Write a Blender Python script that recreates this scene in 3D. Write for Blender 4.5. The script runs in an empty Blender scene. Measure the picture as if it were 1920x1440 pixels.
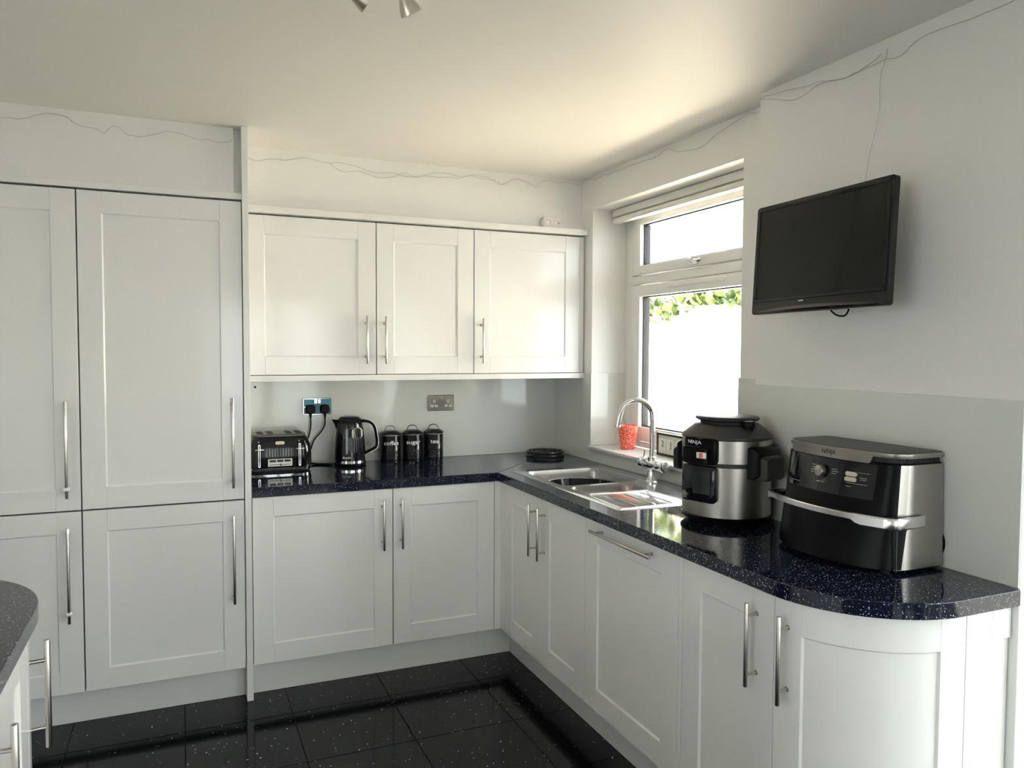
import bpy, bmesh, math, random
from mathutils import Vector, Matrix, noise
random.seed(7)
S = bpy.context.scene
COL = S.collection
PI = math.pi

# ------------------------------------------------------------------ camera
cam_d = bpy.data.cameras.new('camera')
cam = bpy.data.objects.new('camera', cam_d)
COL.objects.link(cam)
S.camera = cam
cam_d.sensor_fit = 'HORIZONTAL'
cam_d.sensor_width = 36.0
cam_d.lens = 1441.32 / 1920 * 36.0
cam_d.clip_start = 0.05
_r = Vector((0.91817934, -0.39614014, 0.00443639))
_u = Vector((0.01347714, 0.04242547, 0.99900873))
_f = Vector((0.39593567, 0.91720939, -0.04429302))
M3 = Matrix((_r, _u, -_f)).transposed()
cam.matrix_world = Matrix.Translation((-2.00556, -4.00049, 1.49666)) @ M3.to_4x4()

# ------------------------------------------------------------------ world, sun, exposure
W = bpy.data.worlds.new('sky')
S.world = W
W.use_nodes = True
bg = W.node_tree.nodes['Background']
bg.inputs['Color'].default_value = (0.93, 0.965, 1.0, 1)
bg.inputs['Strength'].default_value = 4.2
sd = bpy.data.lights.new('sun', 'SUN')
sd.energy = 100.0
sd.angle = math.radians(0.6)
sd.color = (1.0, 0.94, 0.85)
sun = bpy.data.objects.new('sun', sd)
COL.objects.link(sun)
sun.rotation_euler = Vector((0.50, -0.16, -0.85)).to_track_quat('-Z', 'Y').to_euler()

def portal(name, loc, rot, sx, sy):
    d = bpy.data.lights.new(name, 'AREA')
    d.shape = 'RECTANGLE'; d.size = sx; d.size_y = sy
    d.cycles.is_portal = True
    o = bpy.data.objects.new(name, d); COL.objects.link(o)
    o.location = loc; o.rotation_euler = rot
# openings: kitchen window, patio doors, added side and rear openings (they only guide the sky's own light)
portal('window_portal', (0.30, -1.01, 1.6), (0, PI/2, 0), 1.3, 1.25)
portal('patio_portal', (0.17, -4.26, 1.05), (0, PI/2, 0), 2.05, 2.95)
portal('side_portal', (-4.34, -4.2, 1.35), (0, -PI/2, 0), 1.3, 2.0)
portal('rear_portal', (-0.975, -6.34, 1.1), (-PI/2, 0, 0), 1.55, 2.1)

S.view_settings.view_transform = 'Standard'
S.view_settings.look = 'None'
S.view_settings.gamma = 1.0
S.view_settings.exposure = 0.77
S.view_settings.use_curve_mapping = False
S.cycles.use_denoising = True
S.cycles.max_bounces = 14
S.cycles.diffuse_bounces = 8
S.cycles.glossy_bounces = 6
S.cycles.transmission_bounces = 6
S.cycles.transparent_max_bounces = 10
S.cycles.sample_clamp_indirect = 8.0
S.cycles.caustics_reflective = False
S.cycles.caustics_refractive = False

# ------------------------------------------------------------------ materials
def mat(name, col, rough=0.5, metal=0.0, spec=0.5, coat=0.0, emis=None):
    m = bpy.data.materials.new(name); m.use_nodes = True
    b = m.node_tree.nodes['Principled BSDF']
    b.inputs['Base Color'].default_value = (*col, 1)
    b.inputs['Roughness'].default_value = rough
    b.inputs['Metallic'].default_value = metal
    b.inputs['Specular IOR Level'].default_value = spec
    b.inputs['Coat Weight'].default_value = coat
    b.inputs['Coat Roughness'].default_value = 0.05
    if emis:
        b.inputs['Emission Color'].default_value = (*emis[0], 1)
        b.inputs['Emission Strength'].default_value = emis[1]
    return m
def nodes(m):
    nt = m.node_tree
    return nt, nt.nodes['Principled BSDF'], nt.nodes.new, nt.links.new
def grain(m, scale, amt, stretch=(1, 1, 1), bump=0.0, rough=0.0):
    nt, b, N, L = nodes(m)
    tc = N('ShaderNodeTexCoord'); mp = N('ShaderNodeMapping'); mp.inputs['Scale'].default_value = stretch
    no = N('ShaderNodeTexNoise'); no.inputs['Scale'].default_value = scale; no.inputs['Detail'].default_value = 4
    L(tc.outputs['Object'], mp.inputs['Vector']); L(mp.outputs['Vector'], no.inputs['Vector'])
    c = b.inputs['Base Color'].default_value[:]
    if amt:
        mx = N('ShaderNodeMix'); mx.data_type = 'RGBA'
        mx.inputs['A'].default_value = (*[max(0, v*(1-amt)) for v in c[:3]], 1)
        mx.inputs['B'].default_value = (*[min(1, v*(1+amt)) for v in c[:3]], 1)
        L(no.outputs['Fac'], mx.inputs['Factor']); L(mx.outputs['Result'], b.inputs['Base Color'])
    if bump:
        bp = N('ShaderNodeBump'); bp.inputs['Strength'].default_value = 1.0; bp.inputs['Distance'].default_value = bump
        L(no.outputs['Fac'], bp.inputs['Height']); L(bp.outputs['Normal'], b.inputs['Normal'])
    if rough:
        r0 = b.inputs['Roughness'].default_value
        mr = N('ShaderNodeMapRange'); mr.inputs['To Min'].default_value = max(0, r0-rough); mr.inputs['To Max'].default_value = r0+rough
        L(no.outputs['Fac'], mr.inputs['Value']); L(mr.outputs['Result'], b.inputs['Roughness'])
    return m
def flecks(m, base, scale, thr, size, amount_noise=0.5):
    """black stone with small pale flecks: cells of a Voronoi, few of them lit"""
    nt, b, N, L = nodes(m)
    ge = N('ShaderNodeNewGeometry')
    nz = N('ShaderNodeTexNoise'); nz.inputs['Scale'].default_value = scale*1.6; nz.inputs['Detail'].default_value = 1
    L(ge.outputs['Position'], nz.inputs['Vector'])
    ad = N('ShaderNodeMix'); ad.data_type = 'RGBA'; ad.blend_type = 'LINEAR_LIGHT'; ad.inputs['Factor'].default_value = amount_noise/scale
    L(ge.outputs['Position'], ad.inputs['A']); L(nz.outputs['Color'], ad.inputs['B'])
    prev = None
    for k, (sc, th, sz, colr) in enumerate(((scale, thr, size, (0.85, 0.88, 0.92, 1)), (scale*1.9, thr, size*0.9, (0.16, 0.2, 0.34, 1)))):
        vo = N('ShaderNodeTexVoronoi'); vo.inputs['Scale'].default_value = sc
        L(ad.outputs['Result'], vo.inputs['Vector'])
        lt = N('ShaderNodeMath'); lt.operation = 'LESS_THAN'; lt.inputs[1].default_value = sz
        L(vo.outputs['Distance'], lt.inputs[0])
        sp = N('ShaderNodeSeparateColor'); L(vo.outputs['Color'], sp.inputs['Color'])
        gt = N('ShaderNodeMath'); gt.operation = 'GREATER_THAN'; gt.inputs[1].default_value = th
        L(sp.outputs['Red'], gt.inputs[0])
        mu = N('ShaderNodeMath'); mu.operation = 'MULTIPLY'; L(lt.outputs[0], mu.inputs[0]); L(gt.outputs[0], mu.inputs[1])
        m2 = N('ShaderNodeMath'); m2.operation = 'MULTIPLY'; L(mu.outputs[0], m2.inputs[0]); L(sp.outputs['Green'], m2.inputs[1])
        mx = N('ShaderNodeMix'); mx.data_type = 'RGBA'
        if prev is None: mx.inputs['A'].default_value = (*base, 1)
        else: L(prev, mx.inputs['A'])
        mx.inputs['B'].default_value = colr
        L(m2.outputs[0], mx.inputs['Factor']); prev = mx.outputs['Result']
    L(prev, b.inputs['Base Color'])
    return m
M = {}
M['wall'] = grain(mat('wall_paint', (0.78, 0.775, 0.755), 0.42), 60, 0.02, bump=0.0004)
M['ceiling'] = grain(mat('ceiling_paint', (0.79, 0.775, 0.745), 0.55), 3, 0.02, bump=0.001)
M['gloss'] = grain(mat('white_gloss_door', (0.80, 0.80, 0.785), 0.13, spec=0.5), 14, 0.0, bump=0.00012)
M['panelwhite'] = mat('white_panel', (0.79, 0.79, 0.775), 0.28)
M['carcass'] = mat('carcass_dark', (0.16, 0.155, 0.145), 0.7)
M['plinth'] = mat('plinth_white', (0.72, 0.72, 0.71), 0.35)
M['splash'] = mat('splashback_gloss', (0.67, 0.685, 0.65), 0.08, spec=0.5)
M['worktop'] = flecks(mat('black_speckled_worktop', (0.01, 0.012, 0.02), 0.06, spec=0.42), (0.004, 0.006, 0.017), 240, 0.74, 0.30)
M['tile'] = flecks(mat('black_granite_tile', (0.006, 0.006, 0.007), 0.09, spec=0.22), (0.005, 0.0055, 0.0065), 110, 0.962, 0.28)
M['grout'] = mat('black_grout', (0.004, 0.004, 0.004), 0.6)
M['steel'] = grain(mat('brushed_steel', (0.35, 0.335, 0.31), 0.33, metal=1.0), 60, 0.03, (1, 1, 12))
M['handle_steel'] = mat('polished_handle', (0.72, 0.72, 0.73), 0.24, metal=1.0)
M['handle'] = mat('satin_nickel', (0.56, 0.53, 0.49), 0.26, metal=1.0)
M['sink'] = grain(mat('sink_steel', (0.72, 0.72, 0.72), 0.16, metal=1.0), 9, 0.03, rough=0.04)
M['bowl'] = grain(mat('bowl_steel_shaded', (0.42, 0.41, 0.40), 0.28, metal=1.0), 20, 0.05)  # sink steel again, shading inside the bowls put into a darker colour
M['chrome'] = mat('chrome', (0.80, 0.80, 0.81), 0.06, metal=1.0)
M['black'] = mat('gloss_black', (0.006, 0.006, 0.009), 0.09, spec=0.38)
M['blackplastic'] = mat('satin_black_plastic', (0.0035, 0.0035, 0.0042), 0.30, spec=0.08)
M['blackmatt'] = mat('matt_black', (0.012, 0.012, 0.013), 0.55)
M['charcoal'] = mat('charcoal_lid', (0.030, 0.029, 0.027), 0.42, spec=0.3)
M['darkgrey'] = mat('dark_display', (0.018, 0.019, 0.021), 0.2, spec=0.3)
M['upvc'] = mat('white_upvc', (0.80, 0.80, 0.79), 0.25)
M['gasket'] = mat('dark_gasket', (0.03, 0.03, 0.032), 0.6)
M['spacer'] = mat('grey_spacer_bar', (0.035, 0.038, 0.05), 0.5, spec=0.2)
M['blind'] = mat('white_blind', (0.76, 0.75, 0.71), 0.5)
M['text_white'] = mat('white_print', (0.78, 0.78, 0.78), 0.5)
M['text_grey'] = mat('grey_print', (0.32, 0.32, 0.33), 0.5)
M['text_black'] = mat('black_print', (0.02, 0.02, 0.02), 0.4)
M['window_grey'] = mat('kettle_gauge', (0.24, 0.26, 0.28), 0.25)
M['cream'] = mat('cream_key', (0.52, 0.48, 0.38), 0.35)
M['badge'] = mat('badge_gold', (0.62, 0.58, 0.42), 0.3, metal=0.6)
M['orange'] = mat('orange_switch', (0.75, 0.17, 0.04), 0.4)
M['bluefilm'] = mat('blue_film', (0.008, 0.17, 0.27), 0.2, spec=0.3)
M['brushed_plate'] = mat('chrome_plate', (0.34, 0.33, 0.31), 0.2, metal=1.0)
M['insert'] = mat('white_insert', (0.72, 0.72, 0.7), 0.4)
M['screen'] = mat('tv_screen', (0.008, 0.008, 0.0075), 0.25, spec=0.2)
M['tvcase'] = mat('tv_case', (0.008, 0.009, 0.010), 0.18, spec=0.3)
M['spot'] = mat('satin_lamp_metal', (0.52, 0.49, 0.42), 0.3, metal=0.8)
M['pink_white'] = mat('detector_plastic', (0.76, 0.70, 0.70), 0.4)
M['wood'] = grain(mat('dark_wood_frame', (0.055, 0.032, 0.022), 0.4), 40, 0.4, (1, 8, 1))
M['card'] = mat('cream_card', (0.74, 0.73, 0.66), 0.6)
M['wire'] = mat('silver_wire', (0.44, 0.41, 0.36), 0.4, metal=0.6)
M['led'] = mat('clear_bead', (0.95, 0.93, 0.85), 0.15)
M['clear'] = mat('clear_plastic', (0.85, 0.85, 0.85), 0.15)
M['render'] = grain(mat('cream_render', (0.86, 0.80, 0.68), 0.9), 3, 0.05)
M['paving'] = grain(mat('pale_paving', (0.62, 0.56, 0.49), 0.9), 2, 0.1)
M['dark_ground'] = grain(mat('darkened_ground', (0.045, 0.044, 0.042), 0.9), 8, 0.2)  # unseen ground, kept dark so little sunlight bounces into the room
M['brick_out'] = mat('outer_render', (0.6, 0.57, 0.5), 0.9)
M['leaf'] = grain(mat('leaf_green', (0.016, 0.045, 0.006), 0.5), 5, 0.6)
M['leafy'] = grain(mat('leaf_yellow', (0.055, 0.09, 0.008), 0.5), 5, 0.4)
M['stem'] = mat('stem', (0.10, 0.07, 0.03), 0.8)
M['blacktrivet'] = mat('trivet_black', (0.01, 0.01, 0.012), 0.3)
# red glitter plastic
M['glitter'] = mat('red_glitter', (0.75, 0.09, 0.06), 0.3)
nt, b, N, L = nodes(M['glitter'])
vo = N('ShaderNodeTexVoronoi'); vo.inputs['Scale'].default_value = 260
tc = N('ShaderNodeTexCoord'); L(tc.outputs['Object'], vo.inputs['Vector'])
cr = N('ShaderNodeValToRGB'); cr.color_ramp.elements[0].color = (0.62, 0.045, 0.03, 1); cr.color_ramp.elements[1].color = (1.0, 0.42, 0.32, 1)
cr.color_ramp.elements[0].position = 0.35; cr.color_ramp.elements[1].position = 0.95
sp = N('ShaderNodeSeparateColor'); L(vo.outputs['Color'], sp.inputs['Color']); L(sp.outputs['Red'], cr.inputs['Fac'])
L(cr.outputs['Color'], b.inputs['Base Color'])
b.inputs['Transmission Weight'].default_value = 0.0
# window glass: thin pane
g = bpy.data.materials.new('window_glass'); g.use_nodes = True
nt = g.node_tree; nt.nodes.clear(); N = nt.nodes.new; L = nt.links.new
out = N('ShaderNodeOutputMaterial'); mx = N('ShaderNodeMixShader'); tr = N('ShaderNodeBsdfTransparent'); gl = N('ShaderNodeBsdfGlossy')
tr.inputs['Color'].default_value = (0.96, 0.98, 0.97, 1); gl.inputs['Roughness'].default_value = 0.0
lw = N('ShaderNodeLayerWeight'); lw.inputs['Blend'].default_value = 0.5
pw = N('ShaderNodeMath'); pw.operation = 'POWER'; pw.inputs[1].default_value = 4.0; L(lw.outputs['Facing'], pw.inputs[0])
fr = N('ShaderNodeMath'); fr.operation = 'MULTIPLY_ADD'; fr.inputs[1].default_value = 0.6; fr.inputs[2].default_value = 0.03; L(pw.outputs[0], fr.inputs[0])
L(fr.outputs[0], mx.inputs[0]); L(tr.outputs[0], mx.inputs[1]); L(gl.outputs[0], mx.inputs[2]); L(mx.outputs[0], out.inputs[0])
M['glass'] = g

# ------------------------------------------------------------------ helpers
def obj(name, bm, m, parent=None, smooth=False, recalc=True):
    if recalc: bmesh.ops.recalc_face_normals(bm, faces=bm.faces)
    me = bpy.data.meshes.new(name)
    bm.to_mesh(me); bm.free()
    ms = m if isinstance(m, (list, tuple)) else [m]
    for x in ms: me.materials.append(M[x] if isinstance(x, str) else x)
    if smooth:
        for p in me.polygons: p.use_smooth = True
        try: me.set_sharp_from_angle(angle=math.radians(38))
        except Exception: pass
    o = bpy.data.objects.new(name, me); COL.objects.link(o)
    if parent is not None:
        o.parent = parent
        bpy_inv = parent_world(parent).inverted()
        o.matrix_parent_inverse = bpy_inv
    return o
def parent_world(p):
    m = p.matrix_basis.copy()
    while p.parent is not None:
        m = p.parent.matrix_basis @ p.matrix_parent_inverse @ m if False else parent_world(p.parent) @ p.matrix_parent_inverse @ m
        break
    return m
def thing(name, label, cat, loc=(0, 0, 0), group=None):
    o = bpy.data.objects.new(name, None); COL.objects.link(o)
    o.location = loc; o.empty_display_size = 0.05
    o['label'] = label; o['category'] = cat
    if group: o['group'] = group
    return o
def tag(o, label, cat, group=None):
    o['label'] = label; o['category'] = cat
    if group: o['group'] = group
    return o
def struct(name, bm, m, parent=None, smooth=False):
    o = obj(name, bm, m, parent, smooth)
    if parent is None: o['kind'] = 'structure'
    return o
def B(): return bmesh.new()
def box(bm, a, c, bev=0.0, seg=1):
    x0, y0, z0 = [min(a[i], c[i]) for i in range(3)]; x1, y1, z1 = [max(a[i], c[i]) for i in range(3)]
    r = bmesh.ops.create_cube(bm, size=1.0, matrix=Matrix.Translation(((x0+x1)/2, (y0+y1)/2, (z0+z1)/2)) @ Matrix.Diagonal((x1-x0, y1-y0, z1-z0, 1)))
    vs = r['verts']
    if bev:
        es = list({e for v in vs for e in v.link_edges})
        bmesh.ops.bevel(bm, geom=es, offset=bev, segments=seg, affect='EDGES', profile=0.5)
    return vs
def prism(bm, pts, z0, z1, bev=0.0, seg=2, top_only=False):
    vb = [bm.verts.new((x, y, z0)) for x, y in pts]
    f = bm.faces.new(vb)
    r = bmesh.ops.extrude_face_region(bm, geom=[f])
    vt = [v for v in r['geom'] if isinstance(v, bmesh.types.BMVert)]
    bmesh.ops.translate(bm, vec=(0, 0, z1-z0), verts=vt)
    if bev:
        es = [e for e in bm.edges if all(v in vt for v in e.verts)]
        if not top_only: es += [e for e in bm.edges if all(v in vb for v in e.verts)]
        bmesh.ops.bevel(bm, geom=es, offset=bev, segments=seg, affect='EDGES', profile=0.5)
def frame_of(d):
    d = Vector(d).normalized()
    a = Vector((0, 0, 1)) if abs(d.z) < 0.9 else Vector((1, 0, 0))
    x = d.cross(a).normalized(); y = d.cross(x).normalized()
    return x, y, d
def cyl(bm, p0, p1, r0, r1=None, n=20, bev=0.0):
    p0, p1 = Vector(p0), Vector(p1); r1 = r0 if r1 is None else r1
    x, y, d = frame_of(p1-p0)
    A = [bm.verts.new(p0 + (x*math.cos(t)+y*math.sin(t))*r0) for t in [2*PI*i/n for i in range(n)]]
    C = [bm.verts.new(p1 + (x*math.cos(t)+y*math.sin(t))*r1) for t in [2*PI*i/n for i in range(n)]]
    for i in range(n): bm.faces.new((A[i], A[(i+1) % n], C[(i+1) % n], C[i]))
    f0 = bm.faces.new(A[::-1]); f1 = bm.faces.new(C)
    if bev:
        bmesh.ops.bevel(bm, geom=list(f0.edges)+list(f1.edges), offset=bev, segments=2, affect='EDGES', profile=0.5)
def tube(bm, pts, r, n=8, closed=False, rz=None):
    pts = [Vector(p) for p in pts]; rings = []
    N_ = len(pts); prevx = None
    for i, p in enumerate(pts):
        if closed: d = pts[(i+1) % N_]-pts[i-1]
        else: d = pts[min(i+1, N_-1)]-pts[max(i-1, 0)]
        d.normalize()
        if prevx is None: x, y, _ = frame_of(d)
        else:
            x = (prevx - d*prevx.dot(d)).normalized(); y = d.cross(x)
        prevx = x
        rr = r[i] if isinstance(r, (list, tuple)) else r
        rings.append([bm.verts.new(p + x*math.cos(2*PI*k/n)*rr + y*math.sin(2*PI*k/n)*rr) for k in range(n)])
    R_ = range(N_) if closed else range(N_-1)
    for i in R_:
        a, c = rings[i], rings[(i+1) % N_]
        for k in range(n): bm.faces.new((a[k], a[(k+1) % n], c[(k+1) % n], c[k]))
    if not closed:
        bm.faces.new(rings[0][::-1]); bm.faces.new(rings[-1])
def smooth_path(pts, n=6):
    pts = [Vector(p) for p in pts]; out = []
    P = [pts[0]] + pts + [pts[-1]]
    for i in range(1, len(P)-2):
        for k in range(n):
            t = k/n
            out.append(0.5*((2*P[i]) + (-P[i-1]+P[i+1])*t + (2*P[i-1]-5*P[i]+4*P[i+1]-P[i+2])*t*t + (-P[i-1]+3*P[i]-3*P[i+1]+P[i+2])*t**3))
    out.append(pts[-1]); return out
def lathe(bm, prof, c=(0, 0), n=40, caps=True, a0=0.0, a1=2*PI):
    full = abs(a1-a0-2*PI) < 1e-6
    rings = []
    for r, z in prof:
        m_ = n if full else n+1
        rings.append([bm.verts.new((c[0]+r*math.cos(a0+(a1-a0)*k/n), c[1]+r*math.sin(a0+(a1-a0)*k/n), z)) for k in range(m_)])
    for a, d in zip(rings, rings[1:]):
        for k in range(n):
            k2 = (k+1) % len(a)
            bm.faces.new((a[k], a[k2], d[k2], d[k]))
    if caps and full:
        bm.faces.new(rings[0][::-1]); bm.faces.new(rings[-1])
def loft(bm, rings, caps=True, closed=True):
    V = [[bm.verts.new(p) for p in r] for r in rings]
    for a, d in zip(V, V[1:]):
        n = len(a)
        for k in range(n if closed else n-1): bm.faces.new((a[k], a[(k+1) % n], d[(k+1) % n], d[k]))
    if caps:
        bm.faces.new(V[0][::-1]); bm.faces.new(V[-1])
    return V
def rrect(w, h, r, n=5):
    pts = []
    for cx, cy, a in ((w/2-r, h/2-r, 0), (-w/2+r, h/2-r, PI/2), (-w/2+r, -h/2+r, PI), (w/2-r, -h/2+r, 3*PI/2)):
        for k in range(n+1):
            t = a + PI/2*k/n
            pts.append((cx+r*math.cos(t), cy+r*math.sin(t)))
    return pts
def plate(bm, o, ex, ey, w, h, t, r=0.002, n=5, bev=0.0):
    """rounded rectangle w x h centred on o in the plane ex, ey; thickness t along ex x ey"""
    o, ex, ey = Vector(o), Vector(ex).normalized(), Vector(ey).normalized(); nz = ex.cross(ey)
    pts = rrect(w, h, min(r, w/2*0.999, h/2*0.999), n)
    rings = [[o+ex*a+ey*c for a, c in pts]]
    if bev:
        p2 = rrect(w-2*bev, h-2*bev, max(min(r, w/2*0.999, h/2*0.999)-bev, 0.0003), n)
        rings.append([o+nz*(t-bev)+ex*a+ey*c for a, c in pts]); rings.append([o+nz*t+ex*a+ey*c for a, c in p2])
    else: rings.append([o+nz*t+ex*a+ey*c for a, c in pts])
    loft(bm, rings)
def text(name, s, m, parent, o, ex, ey, size, depth=0.0006, bold=0.0, warp=None, sx=1.0, align='CENTER'):
    cu = bpy.data.curves.new(name, 'FONT'); cu.body = s; cu.size = size; cu.align_x = align; cu.align_y = 'CENTER'
    cu.extrude = depth; cu.offset = bold; cu.resolution_u = 3
    to = bpy.data.objects.new(name+'_tmp', cu); COL.objects.link(to)
    dg = bpy.context.evaluated_depsgraph_get(); dg.update()
    me = bpy.data.meshes.new_from_object(to.evaluated_get(dg))
    bpy.data.objects.remove(to); bpy.data.curves.remove(cu)
    o, ex, ey = Vector(o), Vector(ex).normalized(), Vector(ey).normalized(); nz = ex.cross(ey)
    for v in me.vertices:
        a, c_, d = v.co.x*sx, v.co.y, v.co.z
        v.co = warp(a, c_, d) if warp else o+ex*a+ey*c_+nz*d
    bm = B(); bm.from_mesh(me); bpy.data.meshes.remove(me)
    return obj(name, bm, m, parent)

# ------------------------------------------------------------------ room shell
H = 2.41
JY, EY, TX = -1.80, -2.77, -0.099        # jog, end of the thick wall, its face
bm = B(); box(bm, (-4.45, 0.0, -0.12), (0.45, 0.25, H)); struct('wall_back', bm, 'wall')
bm = B()
box(bm, (-4.45, -3.2, -0.12), (-4.2, 0.0, H)); box(bm, (-4.45, -6.45, -0.12), (-4.2, -5.2, H))
box(bm, (-4.45, -5.2, -0.12), (-4.2, -3.2, 0.75)); box(bm, (-4.45, -5.2, 2.05), (-4.2, -3.2, H)); struct('wall_left', bm, 'wall')
WY0, WY1, WZ0, WZ1 = -1.60, -0.42, 0.97, 2.24
bm = B()
box(bm, (0.0, WY1, -0.12), (0.28, 0.0, H)); box(bm, (0.0, JY, -0.12), (0.28, WY0, H))
box(bm, (0.0, WY0, -0.12), (0.28, WY1, WZ0)); box(bm, (0.0, WY0, WZ1), (0.28, WY1, H))
struct('wall_right', bm, 'wall')
bm = B()
box(bm, (TX, EY, -0.12), (0.28, JY, H), 0.0015)
box(bm, (TX, -5.75, 2.1), (0.28, EY, H)); box(bm, (TX, -6.2, -0.12), (0.28, -5.75, H))
struct('wall_chimney', bm, 'wall')
bm = B()
box(bm, (-4.45, -6.45, -0.12), (0.45, -6.2, 0.05)); box(bm, (-4.45, -6.45, 2.15), (0.45, -6.2, H))
box(bm, (-4.45, -6.45, 0.05), (-1.75, -6.2, 2.15)); box(bm, (-0.2, -6.45, 0.05), (0.45, -6.2, 2.15))
struct('wall_rear', bm, 'wall')
bm = B(); box(bm, (-4.45, -6.45, H), (0.45, 0.25, H+0.2)); struct('ceiling', bm, 'ceiling')
fl = bpy.data.objects.new('floor', None)
bm = B(); box(bm, (-4.45, -6.45, -0.12), (0.45, 0.25, -0.008))
fl = struct('floor', bm, 'grout')
# individual floor tiles
TP = 0.407
def tile_mesh():
    bm = B(); box(bm, (-TP/2+0.0012, -TP/2+0.0012, -0.012), (TP/2-0.0012, TP/2-0.0012, 0.0), 0.0011)
    me = bpy.data.meshes.new('tile'); bm.to_mesh(me); bm.free(); me.materials.append(M['tile']); return me
tm = tile_mesh()
for i in range(-6, 2):
    for j in range(0, 15):
        x = -0.786 - TP/2 + i*TP; y = -0.80 + TP/2 - j*TP
        if x > -0.4 or x < -3.7: continue
        o = bpy.data.objects.new('tile', tm); COL.objects.link(o); o.location = (x, y, random.uniform(-0.0003, 0.0)); o.parent = fl
bm = B(); box(bm, (-4.2, -6.2, -0.009), (-0.786-7*TP+0.0-0.0012, -0.1, -0.0003)); box(bm, (-0.786+TP+0.0012, -6.2, -0.009), (0.0, -0.1, -0.0003))
ob = obj('tile_field', bm, 'tile', fl); ob['kind'] = 'stuff'

# boxed-in ceiling bulkheads above the cupboards
bm = B(); box(bm, (-1.737, -0.297, 2.137), (0.0, 0.0, H)); struct('trim_1', bm, 'wall')
bm = B(); box(bm, (-4.2, -0.578, 2.138), (-1.792, 0.0, H)); box(bm, (-1.792, -0.545, 2.138), (-1.763, 0.0, H)); struct('trim_2', bm, 'wall')

# ------------------------------------------------------------------ window
win = bpy.data.objects.new('window_1', None); COL.objects.link(win); win.location = (0.24, -1.01, 0.99); win['kind'] = 'structure'
X0, X1 = 0.200, 0.262
def barY(bm, x0, x1, y0, y1, z0, z1, bev=0.003): box(bm, (x0, y0, z0), (x1, y1, z1), bev, 2)
bm = B()   # outer frame with transom
barY(bm, X0, X1, WY1-0.078, WY1, 0.99, WZ1); barY(bm, X0, X1, WY0, WY0+0.078, 0.99, WZ1)
barY(bm, X0, X1, WY0+0.078, WY1-0.078, 0.99, 1.022); barY(bm, X0, X1, WY0+0.078, WY1-0.078, 2.185, WZ1)
barY(bm, X0-0.004, X1, WY0+0.06, WY1-0.05, 1.838, 1.884, 0.006)
obj('window_frame', bm, 'upvc', win, True)
def sash(z0, z1, gz0, gz1, nm):
    y0, y1 = WY0+0.084, WY1-0.084
    gy0, gy1 = y0+0.079, y1-0.079
    bm = B()
    for a in ((y0, gy0, z0, z1), (gy1, y1, z0, z1), (gy0, gy1, z0, gz0), (gy0, gy1, gz1, z1)):
        barY(bm, X0-0.012, X1-0.008, a[0], a[1], a[2], a[3], 0.004)
    s = obj('sash', bm, 'upvc', win, True)
    bm = B()
    for a in ((gy0, gy0+0.006, gz0, gz1), (gy1-0.006, gy1, gz0, gz1), (gy0, gy1, gz0, gz0+0.006), (gy0, gy1, gz1-0.006, gz1)):
        box(bm, (X0+0.012, a[0], a[2]), (X1-0.014, a[1], a[3]))
    obj('spacer_bar', bm, 'spacer', s)
    bm = B()
    for a in ((y0-0.006, y0, z0, z1), (y1, y1+0.006, z0, z1)): box(bm, (X0+0.002, a[0], a[2]), (X1-0.01, a[1], a[3]))
    obj('gasket', bm, 'gasket', s)
    bm = B(); box(bm, (X0+0.02, gy0, gz0), (X0+0.026, gy1, gz1))
    obj('pane', bm, 'glass', s)
    return s
s1 = sash(1.888, 2.182, 1.936, 2.148, 'top'); s2 = sash(1.026, 1.834, 1.100, 1.776, 'low')
bm = B()   # espagnolette handle on the fanlight
box(bm, (X0-0.020, -1.075, 1.898), (X0-0.012, -1.015, 1.925), 0.003, 2)
tube(bm, smooth_path([(X0-0.03, -1.03, 1.912), (X0-0.042, -1.05, 1.918), (X0-0.044, -1.09, 1.906), (X0-0.04, -1.13, 1.908)], 5), 0.008, 8)
cyl(bm, (X0-0.012, -1.035, 1.912), (X0-0.036, -1.035, 1.912), 0.009, n=12)
o = obj('window_handle', bm, 'chrome', s1, True)
bm = B()   # trickle vent
plate(bm, (X0-0.012, -1.045, 1.812), (0, -1, 0), (0, 0, 1), 0.42, 0.024, 0.0, 0.01) if False else box(bm, (X0-0.024, -1.27, 1.805), (X0-0.012, -0.83, 1.826), 0.005, 2)
box(bm, (X0-0.028, -1.06, 1.806), (X0-0.022, -1.045, 1.812), 0.001)
obj('trickle_vent', bm, 'upvc', win, True)
# sill board
bm = B(); box(bm, (-0.022, WY0+0.001, 0.972), (X0, WY1-0.001, 0.990), 0.003, 2)
sill = struct('window_sill', bm, 'upvc', win, True)

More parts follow.
